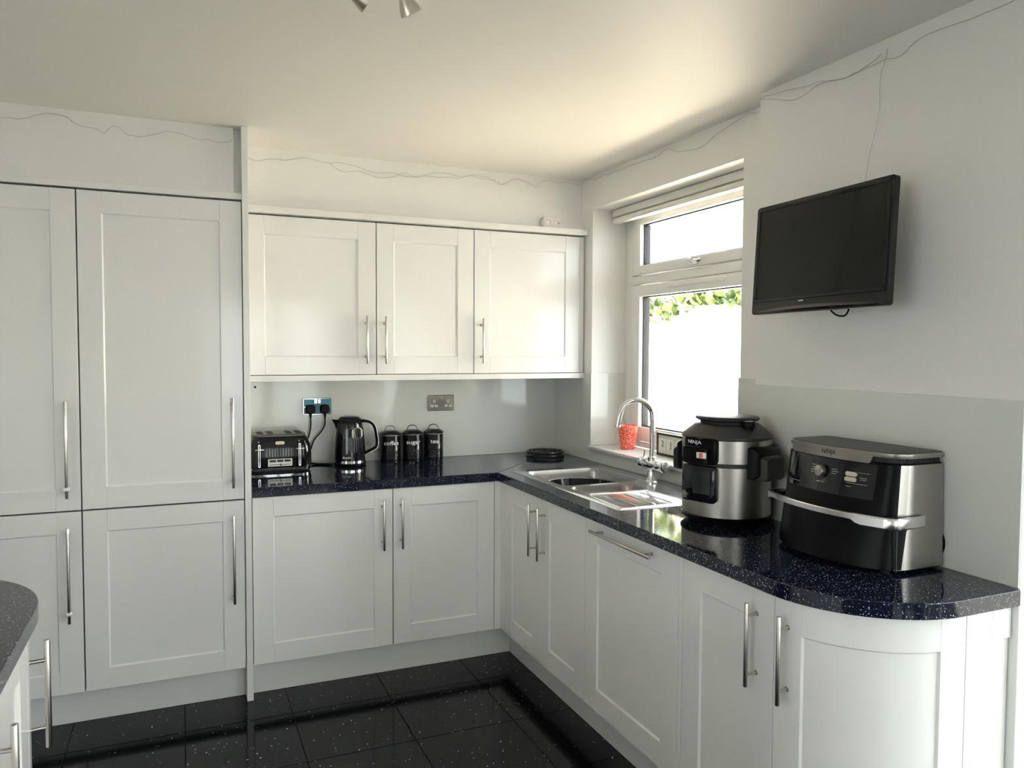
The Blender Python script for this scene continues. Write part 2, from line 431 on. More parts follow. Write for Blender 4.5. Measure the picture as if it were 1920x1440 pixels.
# patio doors beyond the wall end, and unseen glazing added for fill light
def glazed(name, ox, y0, y1, z0, z1, along='y', n=2):
    w_ = bpy.data.objects.new(name, None); COL.objects.link(w_); w_['kind'] = 'structure'
    def bb(bm, a0, a1, c0, c1, t0=0.0, t1=0.06, bev=0.003):
        if along == 'y': box(bm, (ox+t0, a0, c0), (ox+t1, a1, c1), bev)
        else: box(bm, (a0, ox+t0, c0), (a1, ox+t1, c1), bev)
    bm = B()
    for a in ((y0, y0+0.06, z0, z1), (y1-0.06, y1, z0, z1), (y0+0.06, y1-0.06, z0, z0+0.06), (y0+0.06, y1-0.06, z1-0.06, z1)): bb(bm, *a)
    obj('frame', bm, 'upvc', w_)
    W_ = (y1-y0-0.12)/n
    for k in range(n):
        a0 = y0+0.06+k*W_; a1 = a0+W_
        bm = B()
        for a in ((a0, a0+0.07, z0+0.06, z1-0.06), (a1-0.07, a1, z0+0.06, z1-0.06), (a0+0.07, a1-0.07, z0+0.06, z0+0.13), (a0+0.07, a1-0.07, z1-0.13, z1-0.06)): bb(bm, *a, 0.004, 0.05)
        s = obj('sash', bm, 'upvc', w_)
        bm = B(); bb(bm, a0+0.07, a1-0.07, z0+0.13, z1-0.13, 0.02, 0.026, 0.0); obj('pane', bm, 'glass', s)
    return w_
glazed('door_1', 0.08, -5.75, EY, 0.0, 2.1, n=3)
glazed('fill_window', -4.36, -5.2, -3.2, 0.75, 2.05)  # unseen side window, added to brighten the doors of the right run
glazed('fill_door', -6.36, -1.75, -0.2, 0.05, 2.15, 'x', 2)  # unseen rear glazing, added and placed to light the right end

# ------------------------------------------------------------------ splashbacks
sp_ = thing('splashback', 'pale grey gloss splashback between worktop and wall cupboards behind kettle', 'splashback', (-0.9, 0, 0.91))
bm = B(); box(bm, (-1.737, -0.006, 0.911), (-0.0, 0.0, 1.372), 0.0008); obj('panel', bm, 'splash', sp_)
bm = B(); cyl(bm, (-1.667, -0.008, 1.307), (-1.667, -0.005, 1.307), 0.006, n=14); obj('hole_disc', bm, 'blackmatt', sp_)  # dark disc standing for a small hole in the panel
s_ = thing('splashback', 'pale grey gloss splashback wrapped round the corner below the window sill', 'splashback', (0, -0.9, 0.91))
bm = B(); box(bm, (-0.006, WY1, 0.911), (0.0, -0.006, 1.374), 0.0008); obj('panel', bm, 'splash', s_)
bm = B(); box(bm, (-0.006, WY0, 0.911), (0.0, WY1, 0.972)); obj('panel', bm, 'splash', s_)
bm = B(); box(bm, (-0.006, WY1-0.006, 0.991), (X0, WY1, 1.374), 0.0008); obj('panel', bm, 'splash', s_)
s_ = thing('splashback', 'pale gloss splashback strip beside window behind the pressure cooker', 'splashback', (0, -1.7, 0.91))
bm = B(); box(bm, (-0.006, JY, 0.911), (0.0, WY0, 1.392), 0.0008); box(bm, (-0.0, WY0, 0.991), (X0, WY0+0.012, 1.392), 0.0008); obj('panel', bm, 'splash', s_)
s_ = thing('splashback', 'large pale grey gloss splashback behind the wide air fryer below television', 'splashback', (TX, -2.3, 0.91))
bm = B(); box(bm, (TX-0.006, EY, 0.911), (TX, JY, 1.377), 0.0008); obj('panel', bm, 'splash', s_)

# ------------------------------------------------------------------ cupboard doors and handles
ST = 0.084
def door_bm(w, h, st=ST, rail=ST, t=0.021, top=None, nseg=1):
    """frame of a shaker door: local x across, z up, face at y=0, back at y=t"""
    bm = B(); bv = 0.0009
    top = rail if top is None else top
    for a in ((0, st, 0, h), (w-st, w, 0, h), (st+0.0002, w-st-0.0002, 0, rail), (st+0.0002, w-st-0.0002, h-top, h)):
        x0, x1, z0, z1 = a
        box(bm, (x0, 0, z0), (x1, t, z1), bv)
    # sloped moulding down to the panel
    r, s = 0.0065, 0.0045
    o = [(st, rail), (w-st, rail), (w-st, h-top), (st, h-top)]
    i = [(st+s, rail+s), (w-st-s, rail+s), (w-st-s, h-top-s), (st+s, h-top-s)]
    vo = [bm.verts.new((x, bv, z)) for x, z in o]; vi = [bm.verts.new((x, r, z)) for x, z in i]
    for k in range(4): bm.faces.new((vo[k], vo[(k+1) % 4], vi[(k+1) % 4], vi[k]))
    return bm
def panel_bm(w, h, st=ST, rail=ST, top=None):
    top = rail if top is None else top
    bm = B(); box(bm, (st-0.001, 0.0065, rail-0.001), (w-st+0.001, 0.0155, h-top+0.001)); return bm
def place(bm, X):
    bmesh.ops.transform(bm, matrix=X, verts=bm.verts)
    return bm
def bar_handle(p, L_, axis, out, parent, r=0.006, posts=None, label=None):
    """bar at 35 mm from the door face; p = centre on the door face, axis = along bar, out = away from door"""
    p, axis, out = Vector(p), Vector(axis), Vector(out)
    bm = B(); c = p + out*0.035
    cyl(bm, c-axis*L_/2, c+axis*L_/2, r, n=16, bev=0.0008)
    q = posts if posts else (L_/2-0.035)
    for s in (-1, 1):
        cyl(bm, p+axis*q*s-out*0.0005, c+axis*q*s, 0.0048, n=12)
        cyl(bm, p+axis*q*s-out*0.0005, p+axis*q*s+out*0.0015, 0.0065, n=12)
    return obj('handle', bm, 'handle', parent, True)
def face_back(x0, z0, yf):     # door on the back wall run, facing -y
    return Matrix.Translation((x0, yf, z0))
def face_right(y0, z0, xf):    # door on the right run, facing -x; local x runs towards -y
    return Matrix.Translation((xf, y0, z0)) @ Matrix.Rotation(-PI/2, 4, 'Z')
def face_isl(y0, z0, xf):      # facing +x; local x runs towards +y
    return Matrix.Translation((xf, y0, z0)) @ Matrix.Rotation(PI/2, 4, 'Z')
def add_door(parent, X, w, h, st=ST, rail=ST, name='door'):
    d = obj(name, place(door_bm(w, h, st, rail), X), 'gloss', parent)
    obj('door_panel', place(panel_bm(w, h, st, rail), X), 'gloss', d)
    return d
def carcass(parent, x0, x1, y0, y1, z0, z1, openface, top=True):
    """open-fronted box of 18 mm boards; openface in '-y','-x','+x'"""
    bm = B(); t = 0.018
    if openface == '-y':
        box(bm, (x0, y0, z0), (x0+t, y1, z1)); box(bm, (x1-t, y0, z0), (x1, y1, z1)); box(bm, (x0+t, y1-0.008, z0), (x1-t, y1, z1))
        box(bm, (x0+t, y0, z0), (x1-t, y1-0.008, z0+t))
        if top: box(bm, (x0+t, y0, z1-t), (x1-t, y1-0.008, z1))
    else:
        box(bm, (x0, y0, z0), (x1, y0+t, z1)); box(bm, (x0, y1-t, z0), (x1, y1, z1))
        if openface == '-x': box(bm, (x1-0.008, y0+t, z0), (x1, y1-t, z1)); xa, xb = x0, x1-0.008
        else: box(bm, (x0, y0+t, z0), (x0+0.008, y1-t, z1)); xa, xb = x0+0.008, x1
        box(bm, (xa, y0+t, z0), (xb, y1-t, z0+t))
        if top: box(bm, (xa, y0+t, z1-t), (xb, y1-t, z1))
    return obj('carcass', bm, 'carcass', parent)

YF = -0.608      # face of the back-run doors
# tall larder cupboards
for k, (x1, lab, nm) in enumerate(((-1.7645, 'tall white shaker cupboard next to the full height end panel, two doors', 0),
                               (-2.3665, 'tall white shaker cupboard furthest from the window, cut by the picture edge', 1),)):
    x0 = x1-0.600; w = 0.597
    t = thing('tall_cupboard', lab, 'cupboard', ((x0+x1)/2, YF, 0), 'tall larder cupboards')
    carcass(t, x0-0.001, x1+0.001, YF+0.0225, -0.012, 0.148, 2.105, '-y')
    d = add_door(t, face_back(x0+0.0015, 0.866, YF), w, 1.238)
    hx = x1-0.045
    bar_handle((hx, YF, 1.106), 0.374, (0, 0, 1), (0, -1, 0), d, posts=0.160)
    if nm == 1:
        hb = d.children[-1]
        bm = B(); cyl(bm, (hx-0.012, YF-0.035, 0.955), (hx+0.012, YF-0.035, 0.955), 0.009, n=12, bev=0.002)
        cl = obj('child_lock_clip', bm, 'clear', d, True); cl['label'] = 'clear plastic clip on the bar handle'
    d = add_door(t, face_back(x0+0.0015, 0.143, YF), w, 0.717)
    bar_handle((hx, YF, 0.618), 0.372, (0, 0, 1), (0, -1, 0), d, posts=0.160)
    if nm == 1:
        bm = B(); cyl(bm, (hx-0.012, YF-0.035, 0.47), (hx+0.012, YF-0.035, 0.47), 0.009, n=12, bev=0.002)
        obj('child_lock_clip', bm, 'clear', d, True)
bm = B(); box(bm, (-4.19, YF-0.004, 2.112), (-1.7635, -0.02, 2.1375), 0.001)
tag(obj('cornice', bm, 'panelwhite'), 'flat white cornice board on top of the tall cupboards', 'cornice')
bm = B(); box(bm, (-1.7630, -0.620, 0.0005), (-1.7375, -0.001, H-0.0005), 0.0008)
tag(obj('end_panel', bm, 'panelwhite'), 'slim white full height end panel between tall cupboards and wall cupboards', 'panel')
bm = B(); box(bm, (-4.19, -0.546, 0.0005), (-1.7635, -0.530, 0.142), 0.0006)
tag(obj('plinth', bm, 'plinth'), 'pale plinth board under the tall cupboards', 'plinth')

# wall cupboards
YW = -0.341
ZW0, ZW1 = 1.3775, 2.1005
wallspec = (( -1.7355, -1.1385, 'R', 'widest white wall cupboard next to tall end panel above toaster and kettle'),
            ( -1.1355, -0.6385, 'L', 'middle white wall cupboard above the storage canisters'),
            ( -0.6355, -0.0325, 'L', 'white wall cupboard beside the window wall under the alarm unit'))
for x0, x1, side, lab in wallspec:
    t = thing('wall_cupboard', lab, 'cupboard', ((x0+x1)/2, YW, ZW0), 'wall cupboards')
    carcass(t, x0-0.001, x1+0.001, YW+0.0225, -0.008, ZW0, 2.102, '-y')
    d = add_door(t, face_back(x0+0.001, ZW0, YW), x1-x0-0.002, ZW1-ZW0)
    hx = (x1-0.050) if side == 'R' else (x0+0.038)
    bar_handle((hx, YW, 1.5415), 0.228, (0, 0, 1), (0, -1, 0), d, posts=0.080)
bm = B(); box(bm, (-0.0310, YW+0.004, ZW0), (-0.0065, -0.01, 2.102)); tag(obj('filler_panel', bm, 'panelwhite'), 'narrow white filler strip between wall cupboard and window wall', 'panel')
bm = B(); box(bm, (-1.7365, -0.372, 2.1075), (-0.004, -0.0, 2.1365), 0.001)
tag(obj('cornice', bm, 'panelwhite'), 'white cornice shelf board on top of the wall cupboards', 'cornice')
bm = B(); box(bm, (-1.7365, -0.352, 1.347), (-0.004, -0.325, 1.3745), 0.001); box(bm, (-1.7365, -0.325, 1.3655), (-0.0065, -0.008, 1.3745))
tag(obj('light_pelmet', bm, 'panelwhite'), 'white pelmet rail under the wall cupboards', 'pelmet')

# base cupboards, back run
ZB0, ZB1 = 0.147, 0.866
for x0, x1, side, lab in ((-1.7345, -1.1285, 'R', 'wide white base cupboard below the toaster and kettle'),
                          (-1.1265, -0.6300, 'L', 'narrower white base cupboard below the storage canisters')):
    t = thing('base_cupboard', lab, 'cupboard', ((x0+x1)/2, YF, 0), 'base cupboards on the back run')
    carcass(t, x0, x1, YF+0.0225, -0.03, ZB0, 0.868, '-y', top=False)
    d = add_door(t, face_back(x0+0.001, ZB0, YF), x1-x0-0.002, ZB1-ZB0)
    hx = (x1-0.047) if side == 'R' else (x0+0.036)
    bar_handle((hx, YF, 0.708), 0.228, (0, 0, 1), (0, -1, 0), d, posts=0.080)
XF = -0.598
bm = B()
prism(bm, [(-0.6285, YF), (XF-0.002, YF), (XF, YF-0.002), (XF, -0.658), (XF+0.02, -0.658), (XF+0.02, YF+0.02), (-0.6285, YF+0.02)], ZB0, 0.868)
tag(obj('corner_post', bm, 'gloss'), 'white corner post where the two runs of base cupboards meet', 'post')
bm = B(); box(bm, (-1.737, -0.546, 0.0005), (-0.5235, -0.530, 0.142), 0.0006)
tag(obj('plinth', bm, 'plinth'), 'pale plinth board under the back run of base cupboards', 'plinth')

# base cupboards, right run (doors face into the room)
t = thing('sink_cupboard', 'white double door cupboard below the sink', 'cupboard', (XF, -1.055, 0))
carcass(t, XF+0.0225, -0.03, -1.452, -0.660, ZB0, 0.868, '-x', top=False)
for y0, hs in ((-0.6605, -1.006), (-1.0555, -1.096)):
    d = add_door(t, face_right(y0, ZB0, XF), 0.3935, ZB1-ZB0)
    bar_handle((XF, hs, 0.718), 0.226, (0, 0, 1), (-1, 0, 0), d, posts=0.080)
t = thing('dishwasher', 'integrated dishwasher behind white shaker door with a horizontal bar handle', 'dishwasher', (XF, -1.75, 0))
bm = B(); box(bm, (XF+0.0225, -2.045, ZB0), (TX-0.03, -1.456, 0.860)); obj('cabinet_body', bm, 'carcass', t)
d = add_door(t, face_right(-1.4525, ZB0, XF), 0.5945, ZB1-ZB0, st=0.090)
bar_handle((XF, -1.740, 0.832), 0.395, (0, 1, 0), (-1, 0, 0), d, posts=0.160)
bm = B(); box(bm, (XF-0.0, -2.0695, ZB0), (-0.03, -2.0495, 0.868), 0.0006)
tag(obj('filler_panel', bm, 'panelwhite'), 'thin upright white panel between dishwasher and the curved end cupboard', 'panel')
t = thing('base_cupboard', 'white base cupboard with one flat door below the wide air fryer', 'cupboard', (XF, -2.27, 0))
carcass(t, XF+0.0225, TX-0.03, -2.462, -2.071, ZB0, 0.868, '-x', top=False)
d = add_door(t, face_right(-2.0715, ZB0, XF), 0.3925, ZB1-ZB0)
bar_handle((XF, -2.400, 0.715), 0.226, (0, 0, 1), (-1, 0, 0), d, posts=0.080)
bm = B(); box(bm, (-0.523, -2.47, 0.0005), (-0.508, -0.532, 0.142), 0.0006)
tag(obj('plinth', bm, 'plinth'), 'pale plinth board under the window run of cupboards', 'plinth')

def curved_door_bm(Ltot, h, warp, st=0.083, rail=ST, t=0.020, n=26, panel=False):
    bm = B()
    def sbox(s0, s1, d0, d1, z0, z1):
        k = max(1, int(abs(s1-s0)/Ltot*n))
        g = 0.0008
        ss = [s0, s0+g] + [s0+g+(s1-s0-2*g)*i/k for i in range(1, k)] + [s1-g, s1]
        R_ = []
        for i, s in enumerate(ss):
            e = g if i in (0, len(ss)-1) else 0.0
            R_.append([warp(s, d0+e, z0+g), warp(s, d1, z0+g), warp(s, d1, z1-g), warp(s, d0+e, z1-g)])
        # full chamfer on z edges
        V = []
        for i, s in enumerate(ss):
            e = g if i in (0, len(ss)-1) else 0.0
            V.append([bm.verts.new(warp(s, d0+g, z0)), bm.verts.new(warp(s, d1, z0)), bm.verts.new(warp(s, d1, z1)), bm.verts.new(warp(s, d0+g, z1)), bm.verts.new(warp(s, d0+e, z1-g)), bm.verts.new(warp(s, d0+e, z0+g))])
        for a, c_ in zip(V, V[1:]):
            for q in range(6): bm.faces.new((a[q], a[(q+1) % 6], c_[(q+1) % 6], c_[q]))
        bm.faces.new(V[0][::-1]); bm.faces.new(V[-1])
    if panel:
        sbox(st-0.001, Ltot-st+0.001, 0.0065, 0.015, rail-0.001, h-rail+0.001)
    else:
        sbox(0, st, 0, t, 0, h); sbox(Ltot-st, Ltot, 0, t, 0, h)
        sbox(st+0.0002, Ltot-st-0.0002, 0, t, 0, rail); sbox(st+0.0002, Ltot-st-0.0002, 0, t, h-rail, h)
        s_, r_ = 0.0045, 0.0065
        for zA, zB in ((rail, rail+s_), (h-rail, h-rail-s_)):
            k = n; p = None
            for i in range(k+1):
                u = i/k; so = st+(Ltot-2*st)*u; si = st+s_+(Ltot-2*st-2*s_)*u
                q = (bm.verts.new(warp(so, 0.0009, zA)), bm.verts.new(warp(si, r_, zB)))
                if p: bm.faces.new((p[0], q[0], q[1], p[1]))
                p = q
        for sA, sB in ((st, st+s_), (Ltot-st, Ltot-st-s_)):
            bm.faces.new([bm.verts.new(warp(sA, 0.0009, rail)), bm.verts.new(warp(sA, 0.0009, h-rail)), bm.verts.new(warp(sB, r_, h-rail-s_)), bm.verts.new(warp(sB, r_, rail+s_))])
    return bm
# curved end cupboard
CX, CY, CR = -0.310, -2.4665, 0.288
def warpR(z0):
    LA = CR*PI/2
    def f(s, d, z):
        if s <= LA:
            a = s/CR
            return Vector((CX-(CR-d)*math.cos(a), CY-(CR-d)*math.sin(a), z0+z))
        return Vector((CX+(s-LA), CY-(CR-d), z0+z))
    return f
LR = CR*PI/2+0.043
t = thing('curved_cupboard', 'white quarter round end cupboard under the rounded worktop corner', 'cupboard', (-0.35, -2.6, 0))
d = obj('door', curved_door_bm(LR, ZB1-ZB0, warpR(ZB0)), 'gloss', t, True)
obj('door_panel', curved_door_bm(LR, ZB1-ZB0, warpR(ZB0), panel=True), 'gloss', d, True)
hp = warpR(0.714)(0.044, 0.0, 0.0); aH = 0.044/CR
bar_handle(hp, 0.228, (0, 0, 1), (-math.cos(aH), -math.sin(aH), 0), d, posts=0.080)
def sector(cx, cy, r, a0, a1, n=16): return [(cx+r*math.cos(a0+(a1-a0)*i/n), cy+r*math.sin(a0+(a1-a0)*i/n)) for i in range(n+1)]
bm = B(); prism(bm, [(TX-0.03, CY), (CX-CR+0.024, CY)] + sector(CX, CY, CR-0.024, PI, 1.5*PI) + [(TX-0.03, CY-CR+0.024)], ZB0, 0.845)
obj('carcass', bm, 'carcass', t)
bm = B()
out_ = [(-0.523, -2.4705)] + sector(-0.31, -2.472, 0.213, PI, 1.5*PI)[1:] + [(TX-0.002, -2.685)]
inn_ = [(TX-0.002, -2.670)] + sector(-0.31, -2.472, 0.198, PI, 1.5*PI)[::-1][:-1] + [(-0.508, -2.4705)]
prism(bm, out_+inn_, 0.0005, 0.142)
tag(obj('plinth', bm, 'plinth'), 'curved pale plinth under the rounded end cupboard', 'plinth')
t = thing('end_panel', 'white shaker panel facing the doorway beside the curved cupboard', 'panel', (-0.18, -2.754, 0))
X = Matrix.Translation((CX+0.0455, CY-CR, ZB0-0.1))
wE = TX-0.0035-(CX+0.0455)
bm = B(); st = 0.092; h = 0.819
box(bm, (0, 0, 0), (st, 0.02, h), 0.0009); box(bm, (st+0.0002, 0, 0), (wE, 0.02, ST), 0.0009); box(bm, (st+0.0002, 0, h-ST), (wE, 0.02, h), 0.0009)
obj('frame', place(bm, X), 'gloss', t)
bm = B(); box(bm, (st-0.001, 0.0065, ST-0.001), (wE, 0.0155, h-ST+0.001)); obj('inset_panel', place(bm, X), 'gloss', t)

# ------------------------------------------------------------------ worktops
ZT0, ZT1 = 0.870, 0.910
def slab(pts, hole=None, bev=0.003):
    bm = B()
    def loop(P): 
        vs = [bm.verts.new((x, y, ZT0)) for x, y in P]
        return [bm.edges.new((vs[i], vs[(i+1) % len(vs)])) for i in range(len(vs))]
    es = loop(pts)
    if hole: es += loop(hole)
    r = bmesh.ops.triangle_fill(bm, edges=es, use_beauty=True)
    fs = [f for f in r['geom'] if isinstance(f, bmesh.types.BMFace)]
    ex = bmesh.ops.extrude_face_region(bm, geom=fs)
    vt = [v for v in ex['geom'] if isinstance(v, bmesh.types.BMVert)]
    bmesh.ops.translate(bm, vec=(0, 0, ZT1-ZT0), verts=vt)
    bm.normal_update()
    st_ = set(vt)
    be = [e for e in bm.edges if e.verts[0] in st_ and e.verts[1] in st_ and len(e.link_faces) == 2 and e.calc_face_angle(0) > 1.0]
    bmesh.ops.bevel(bm, geom=be, offset=bev, segments=2, affect='EDGES', profile=0.5)
    return bm
XE, YE = -0.618, -0.616
def edge_smooth(o):      # only the upright edge faces are smooth; the top stays flat
    me = o.data; me.set_sharp_from_angle(angle=math.radians(38))
    for p in me.polygons: p.use_smooth = abs(p.normal.z) < 0.1
    return o
bm = slab([(-1.7365, -0.0062), (-1.7365, YE), (XE, YE), (-0.0064, -0.0062)])
tag(edge_smooth(obj('worktop', bm, 'worktop')), 'black speckled gloss worktop carrying toaster, kettle and canisters', 'worktop')
pts = [(XE+0.0004, YE-0.0004), (XE+0.0004, -2.470)] + sector(-0.310, -2.470, 0.3076, PI, 1.5*PI, 18)[1:] + [(-0.300, -2.7776)] + [(TX-0.007, -2.7776), (TX-0.007, JY-0.001), (-0.0066, JY+0.001), (-0.0066, -0.0075)]
hole = [(-0.520, -0.628), (-0.062, -0.628), (-0.062, -1.575), (-0.520, -1.575)]
bm = slab(pts, hole)
wt = tag(edge_smooth(obj('worktop', bm, 'worktop')), 'black speckled gloss worktop with the sink and a rounded end', 'worktop')

# ------------------------------------------------------------------ island
IX, IR = -2.312, 0.38
ICX, ICY = IX-IR, -2.00
t = thing('worktop', 'black speckled rounded worktop of the island at the picture edge', 'worktop', (-2.8, -2.4, 0.87))
bm = slab([(IX, -3.60)] + [(IX, ICY)] + sector(ICX, ICY, IR, 0, PI/2, 22)[1:] + [(-3.35, ICY+IR), (-3.35, -3.60)])
edge_smooth(obj('slab', bm, 'worktop', t))
DR = IR-0.020
def warpI(z0):
    LA = DR*PI/2
    def f(s, d, z):
        a = s/DR
        if s <= LA: return Vector((ICX+(DR-d)*math.cos(a), ICY+(DR-d)*math.sin(a), z0+z))
        return Vector((ICX-(s-LA), ICY+(DR-d), z0+z))
    return f
LI = DR*PI/2
t = thing('curved_cupboard', 'white quarter round island cupboard with a bar handle, at the picture edge', 'cupboard', (ICX+0.2, ICY+0.2, 0))
d = obj('door', curved_door_bm(LI, ZB1-ZB0, warpI(ZB0)), 'gloss', t, True)
obj('door_panel', curved_door_bm(LI, ZB1-ZB0, warpI(ZB0), panel=True), 'gloss', d, True)
hp = warpI(0.688)(0.048, 0.0, 0.0); aH = 0.048/DR
bar_handle(hp, 0.255, (0, 0, 1), (math.cos(aH), math.sin(aH), 0), d, r=0.007, posts=0.080)
bm = B(); prism(bm, [(ICX, ICY)] + sector(ICX, ICY, DR-0.024, 0, PI/2), ZB0, 0.845); obj('carcass', bm, 'carcass', t)
bm = B()
prism(bm, sector(ICX, ICY, DR-0.06, 0, PI/2) + sector(ICX, ICY, DR-0.075, 0, PI/2)[::-1], 0.0005, 0.142)
tag(obj('plinth', bm, 'plinth'), 'curved pale plinth under the rounded island cupboard', 'plinth')
XI = ICX+DR
t = thing('base_cupboard', 'white island base cupboard nearest the camera with an upright bar handle', 'cupboard', (XI, -2.2, 0))
carcass(t, -3.3, XI-0.0225, -2.400, -2.004, ZB0, 0.868, '+x', top=False)
d = add_door(t, face_isl(-2.3995, ZB0, XI), 0.3965, ZB1-ZB0)
bar_handle((XI, -2.355, 0.672), 0.255, (0, 0, 1), (1, 0, 0), d, r=0.007, posts=0.080)
t = thing('base_cupboard', 'white island base cupboard beyond the picture edge', 'cupboard', (XI, -3.0, 0))
bm = B(); box(bm, (-3.3, -3.59, ZB0), (XI-0.0225, -2.404, 0.868)); obj('cabinet_body', bm, 'panelwhite', t)
add_door(t, face_isl(-2.9995, ZB0, XI), 0.596, ZB1-ZB0); add_door(t, face_isl(-3.5895, ZB0, XI), 0.588, ZB1-ZB0)
bm = B(); box(bm, (XI-0.075, -3.6, 0.0005), (XI-0.06, ICY-0.003, 0.142), 0.0006)
tag(obj('plinth', bm, 'plinth'), 'straight pale plinth board under the island', 'plinth')

# ------------------------------------------------------------------ sink
t = thing('sink', 'stainless steel one and a half bowl sink with drainer set in the worktop', 'sink', (-0.29, -1.1, 0.91))
def rr(cx, cy, w, h, r, n=5): return [(cx+a, cy+c) for a, c in rrect(w, h, r, n)]
SZ = 0.9105
bm = B()
def loop3(P, z):
    vs = [bm.verts.new((x, y, z)) for x, y in P]
    return [bm.edges.new((vs[i], vs[(i+1) % len(vs)])) for i in range(len(vs))], vs
outer = rr(-0.2895, -1.1005, 0.497, 0.985, 0.012, 3)
mb = ((-0.500+-0.105)/2, (-0.665-1.080)/2, 0.395, 0.415); hb_ = ((-0.500-0.195)/2, (-1.112-1.268)/2, 0.305, 0.156)
e1, v1 = loop3(outer, SZ+0.0025); e2, v2 = loop3(rr(mb[0], mb[1], mb[2], mb[3], 0.05), SZ+0.0025); e3, v3 = loop3(rr(hb_[0], hb_[1], hb_[2], hb_[3], 0.045), SZ+0.0025)
e4, v4 = loop3(rr((-0.50-0.20)/2, (-1.29-1.565)/2, 0.30, 0.275, 0.02, 3), SZ+0.0025)
bmesh.ops.triangle_fill(bm, edges=e1+e2+e3+e4, use_beauty=True)
# outer rim turned down on the worktop
lo = [bm.verts.new((x+(0.003 if x > -0.29 else -0.003), y+(0.003 if y > -1.1 else -0.003), SZ)) for x, y in outer]
for i in range(len(outer)): bm.faces.new((v1[i], v1[(i+1) % len(outer)], lo[(i+1) % len(outer)], lo[i]))
obj('rim', bm, 'sink', t, True)
def bowl(spec, depth, r, n=5):
    cx, cy, w, h = spec; bm = B()
    rings = []
    for ins, z in ((0, SZ+0.0025), (0.002, SZ-0.004), (0.006, SZ-0.02), (0.012, SZ-depth+0.03), (0.022, SZ-depth+0.008), (0.045, SZ-depth)):
        rings.append([(x, y, z) for x, y in rr(cx, cy, w-2*ins, h-2*ins, max(r-ins*0.3, 0.01), n)])
    loft(bm, rings, caps=False)
    bm.faces.new([bm.verts.new(p) for p in rings[-1]])
    bmesh.ops.remove_doubles(bm, verts=bm.verts, dist=0.00005)
    return bm
def flip_in(o):
    return o
ob = obj('main_bowl', bowl(mb, 0.165, 0.05), 'bowl', t, True)
ob = obj('half_bowl', bowl(hb_, 0.115, 0.045), 'bowl', t, True)
for nm, sp0, dp in (('waste', mb, 0.165), ('waste', hb_, 0.115)):
    bm = B(); lathe(bm, [(0.034, SZ-dp+0.0005), (0.034, SZ-dp+0.0025), (0.028, SZ-dp+0.003), (0.024, SZ-dp+0.001)], (sp0[0], sp0[1]), 24); obj(nm, bm, 'chrome', t, True)
bm = B()   # drainer: shallow tray with raised ribs
cx, cy = (-0.50-0.20)/2, (-1.29-1.565)/2
r0 = [(x, y, SZ+0.0025) for x, y in rr(cx, cy, 0.30, 0.275, 0.02, 3)]; r1 = [(x, y, SZ-0.0005) for x, y in rr(cx, cy, 0.288, 0.263, 0.016, 3)]
loft(bm, [r0, r1], caps=False); bm.faces.new([bm.verts.new(p) for p in r1])
bmesh.ops.remove_doubles(bm, verts=bm.verts, dist=0.00005)
dr = obj('drainer', bm, 'sink', t, True)
for k in range(3):
    bm = B(); x = -0.43+k*0.08
    tube(bm, [(x, -1.31, SZ-0.001), (x, -1.33, SZ+0.0012), (x+0.0, -1.53, SZ+0.0012), (x, -1.55, SZ-0.001)], 0.0022, 6); obj('drainer_rib', bm, 'sink', dr, True)
# washing-up bowl
bm = B()
cxb, cyb = mb[0], mb[1]
def ell(rx, ry, z, n=32): return [(cxb+rx*math.cos(2*PI*k/n), cyb+ry*math.sin(2*PI*k/n), z) for k in range(n)]
loft(bm, [ell(0.10, 0.105, 0.7465), ell(0.125, 0.13, 0.752), ell(0.16, 0.166, 0.868), ell(0.176, 0.186, 0.872), ell(0.176, 0.186, 0.876), ell(0.158, 0.165, 0.876), ell(0.122, 0.127, 0.757), ell(0.09, 0.095, 0.7535)])
tag(obj('washing_up_bowl', bm, 'black', None, True), 'dark round washing up bowl sitting in the large sink bowl', 'bowl')

# mixer tap
tx, ty = -0.095, -1.141
t = thing('mixer_tap', 'chrome swan neck mixer tap standing behind the half bowl', 'tap', (tx, ty, SZ))
bm = B(); lathe(bm, [(0.030, SZ+0.0025), (0.030, SZ+0.007), (0.024, SZ+0.010), (0.0215, SZ+0.014), (0.0215, 0.975), (0.0215, 0.995), (0.019, 1.004), (0.019, 1.026), (0.0135, 1.030)], (tx, ty), 32); obj('body', bm, 'chrome', t, True)
bm = B(); cyl(bm, (tx, ty-0.052, 0.993), (tx, ty+0.05, 0.993), 0.0235, n=28, bev=0.002); obj('crossbar', bm, 'chrome', t, True)
for s, e in ((1, 0.085), (-1, -0.098)):
    bm = B(); cyl(bm, (tx, ty+s*0.052, 0.993), (tx, ty+e, 0.993), 0.0245, n=28, bev=0.003)
    kn = obj('control_knob', bm, 'chrome', t, True)
    bm = B()
    if s > 0: tube(bm, [(tx, ty+0.07, 1.010), (tx-0.002, ty+0.06, 1.03), (tx-0.004, ty+0.046, 1.055)], [0.004, 0.0035, 0.003], 8)
    else: cyl(bm, (tx, ty-0.098, 0.993), (tx, ty-0.1, 0.993), 0.012, n=20)
    obj('lever' if s > 0 else 'cap', bm, 'chrome', kn, True)
bm = B()
dv = Vector((-0.96, 0.28, 0)).normalized(); R0 = 0.074
path = [Vector((tx, ty, z)) for z in (1.02, 1.08, 1.14, 1.19)]
for k in range(1, 15):
    a = PI - PI*k/15*1.0
    path.append(Vector((tx, ty, 1.205)) + dv*(R0+R0*math.cos(a)) + Vector((0, 0, R0*math.sin(a))))
path += [Vector((tx, ty, 1.200))+dv*(2*R0+0.004), Vector((tx, ty, 1.163))+dv*(2*R0+0.010)]
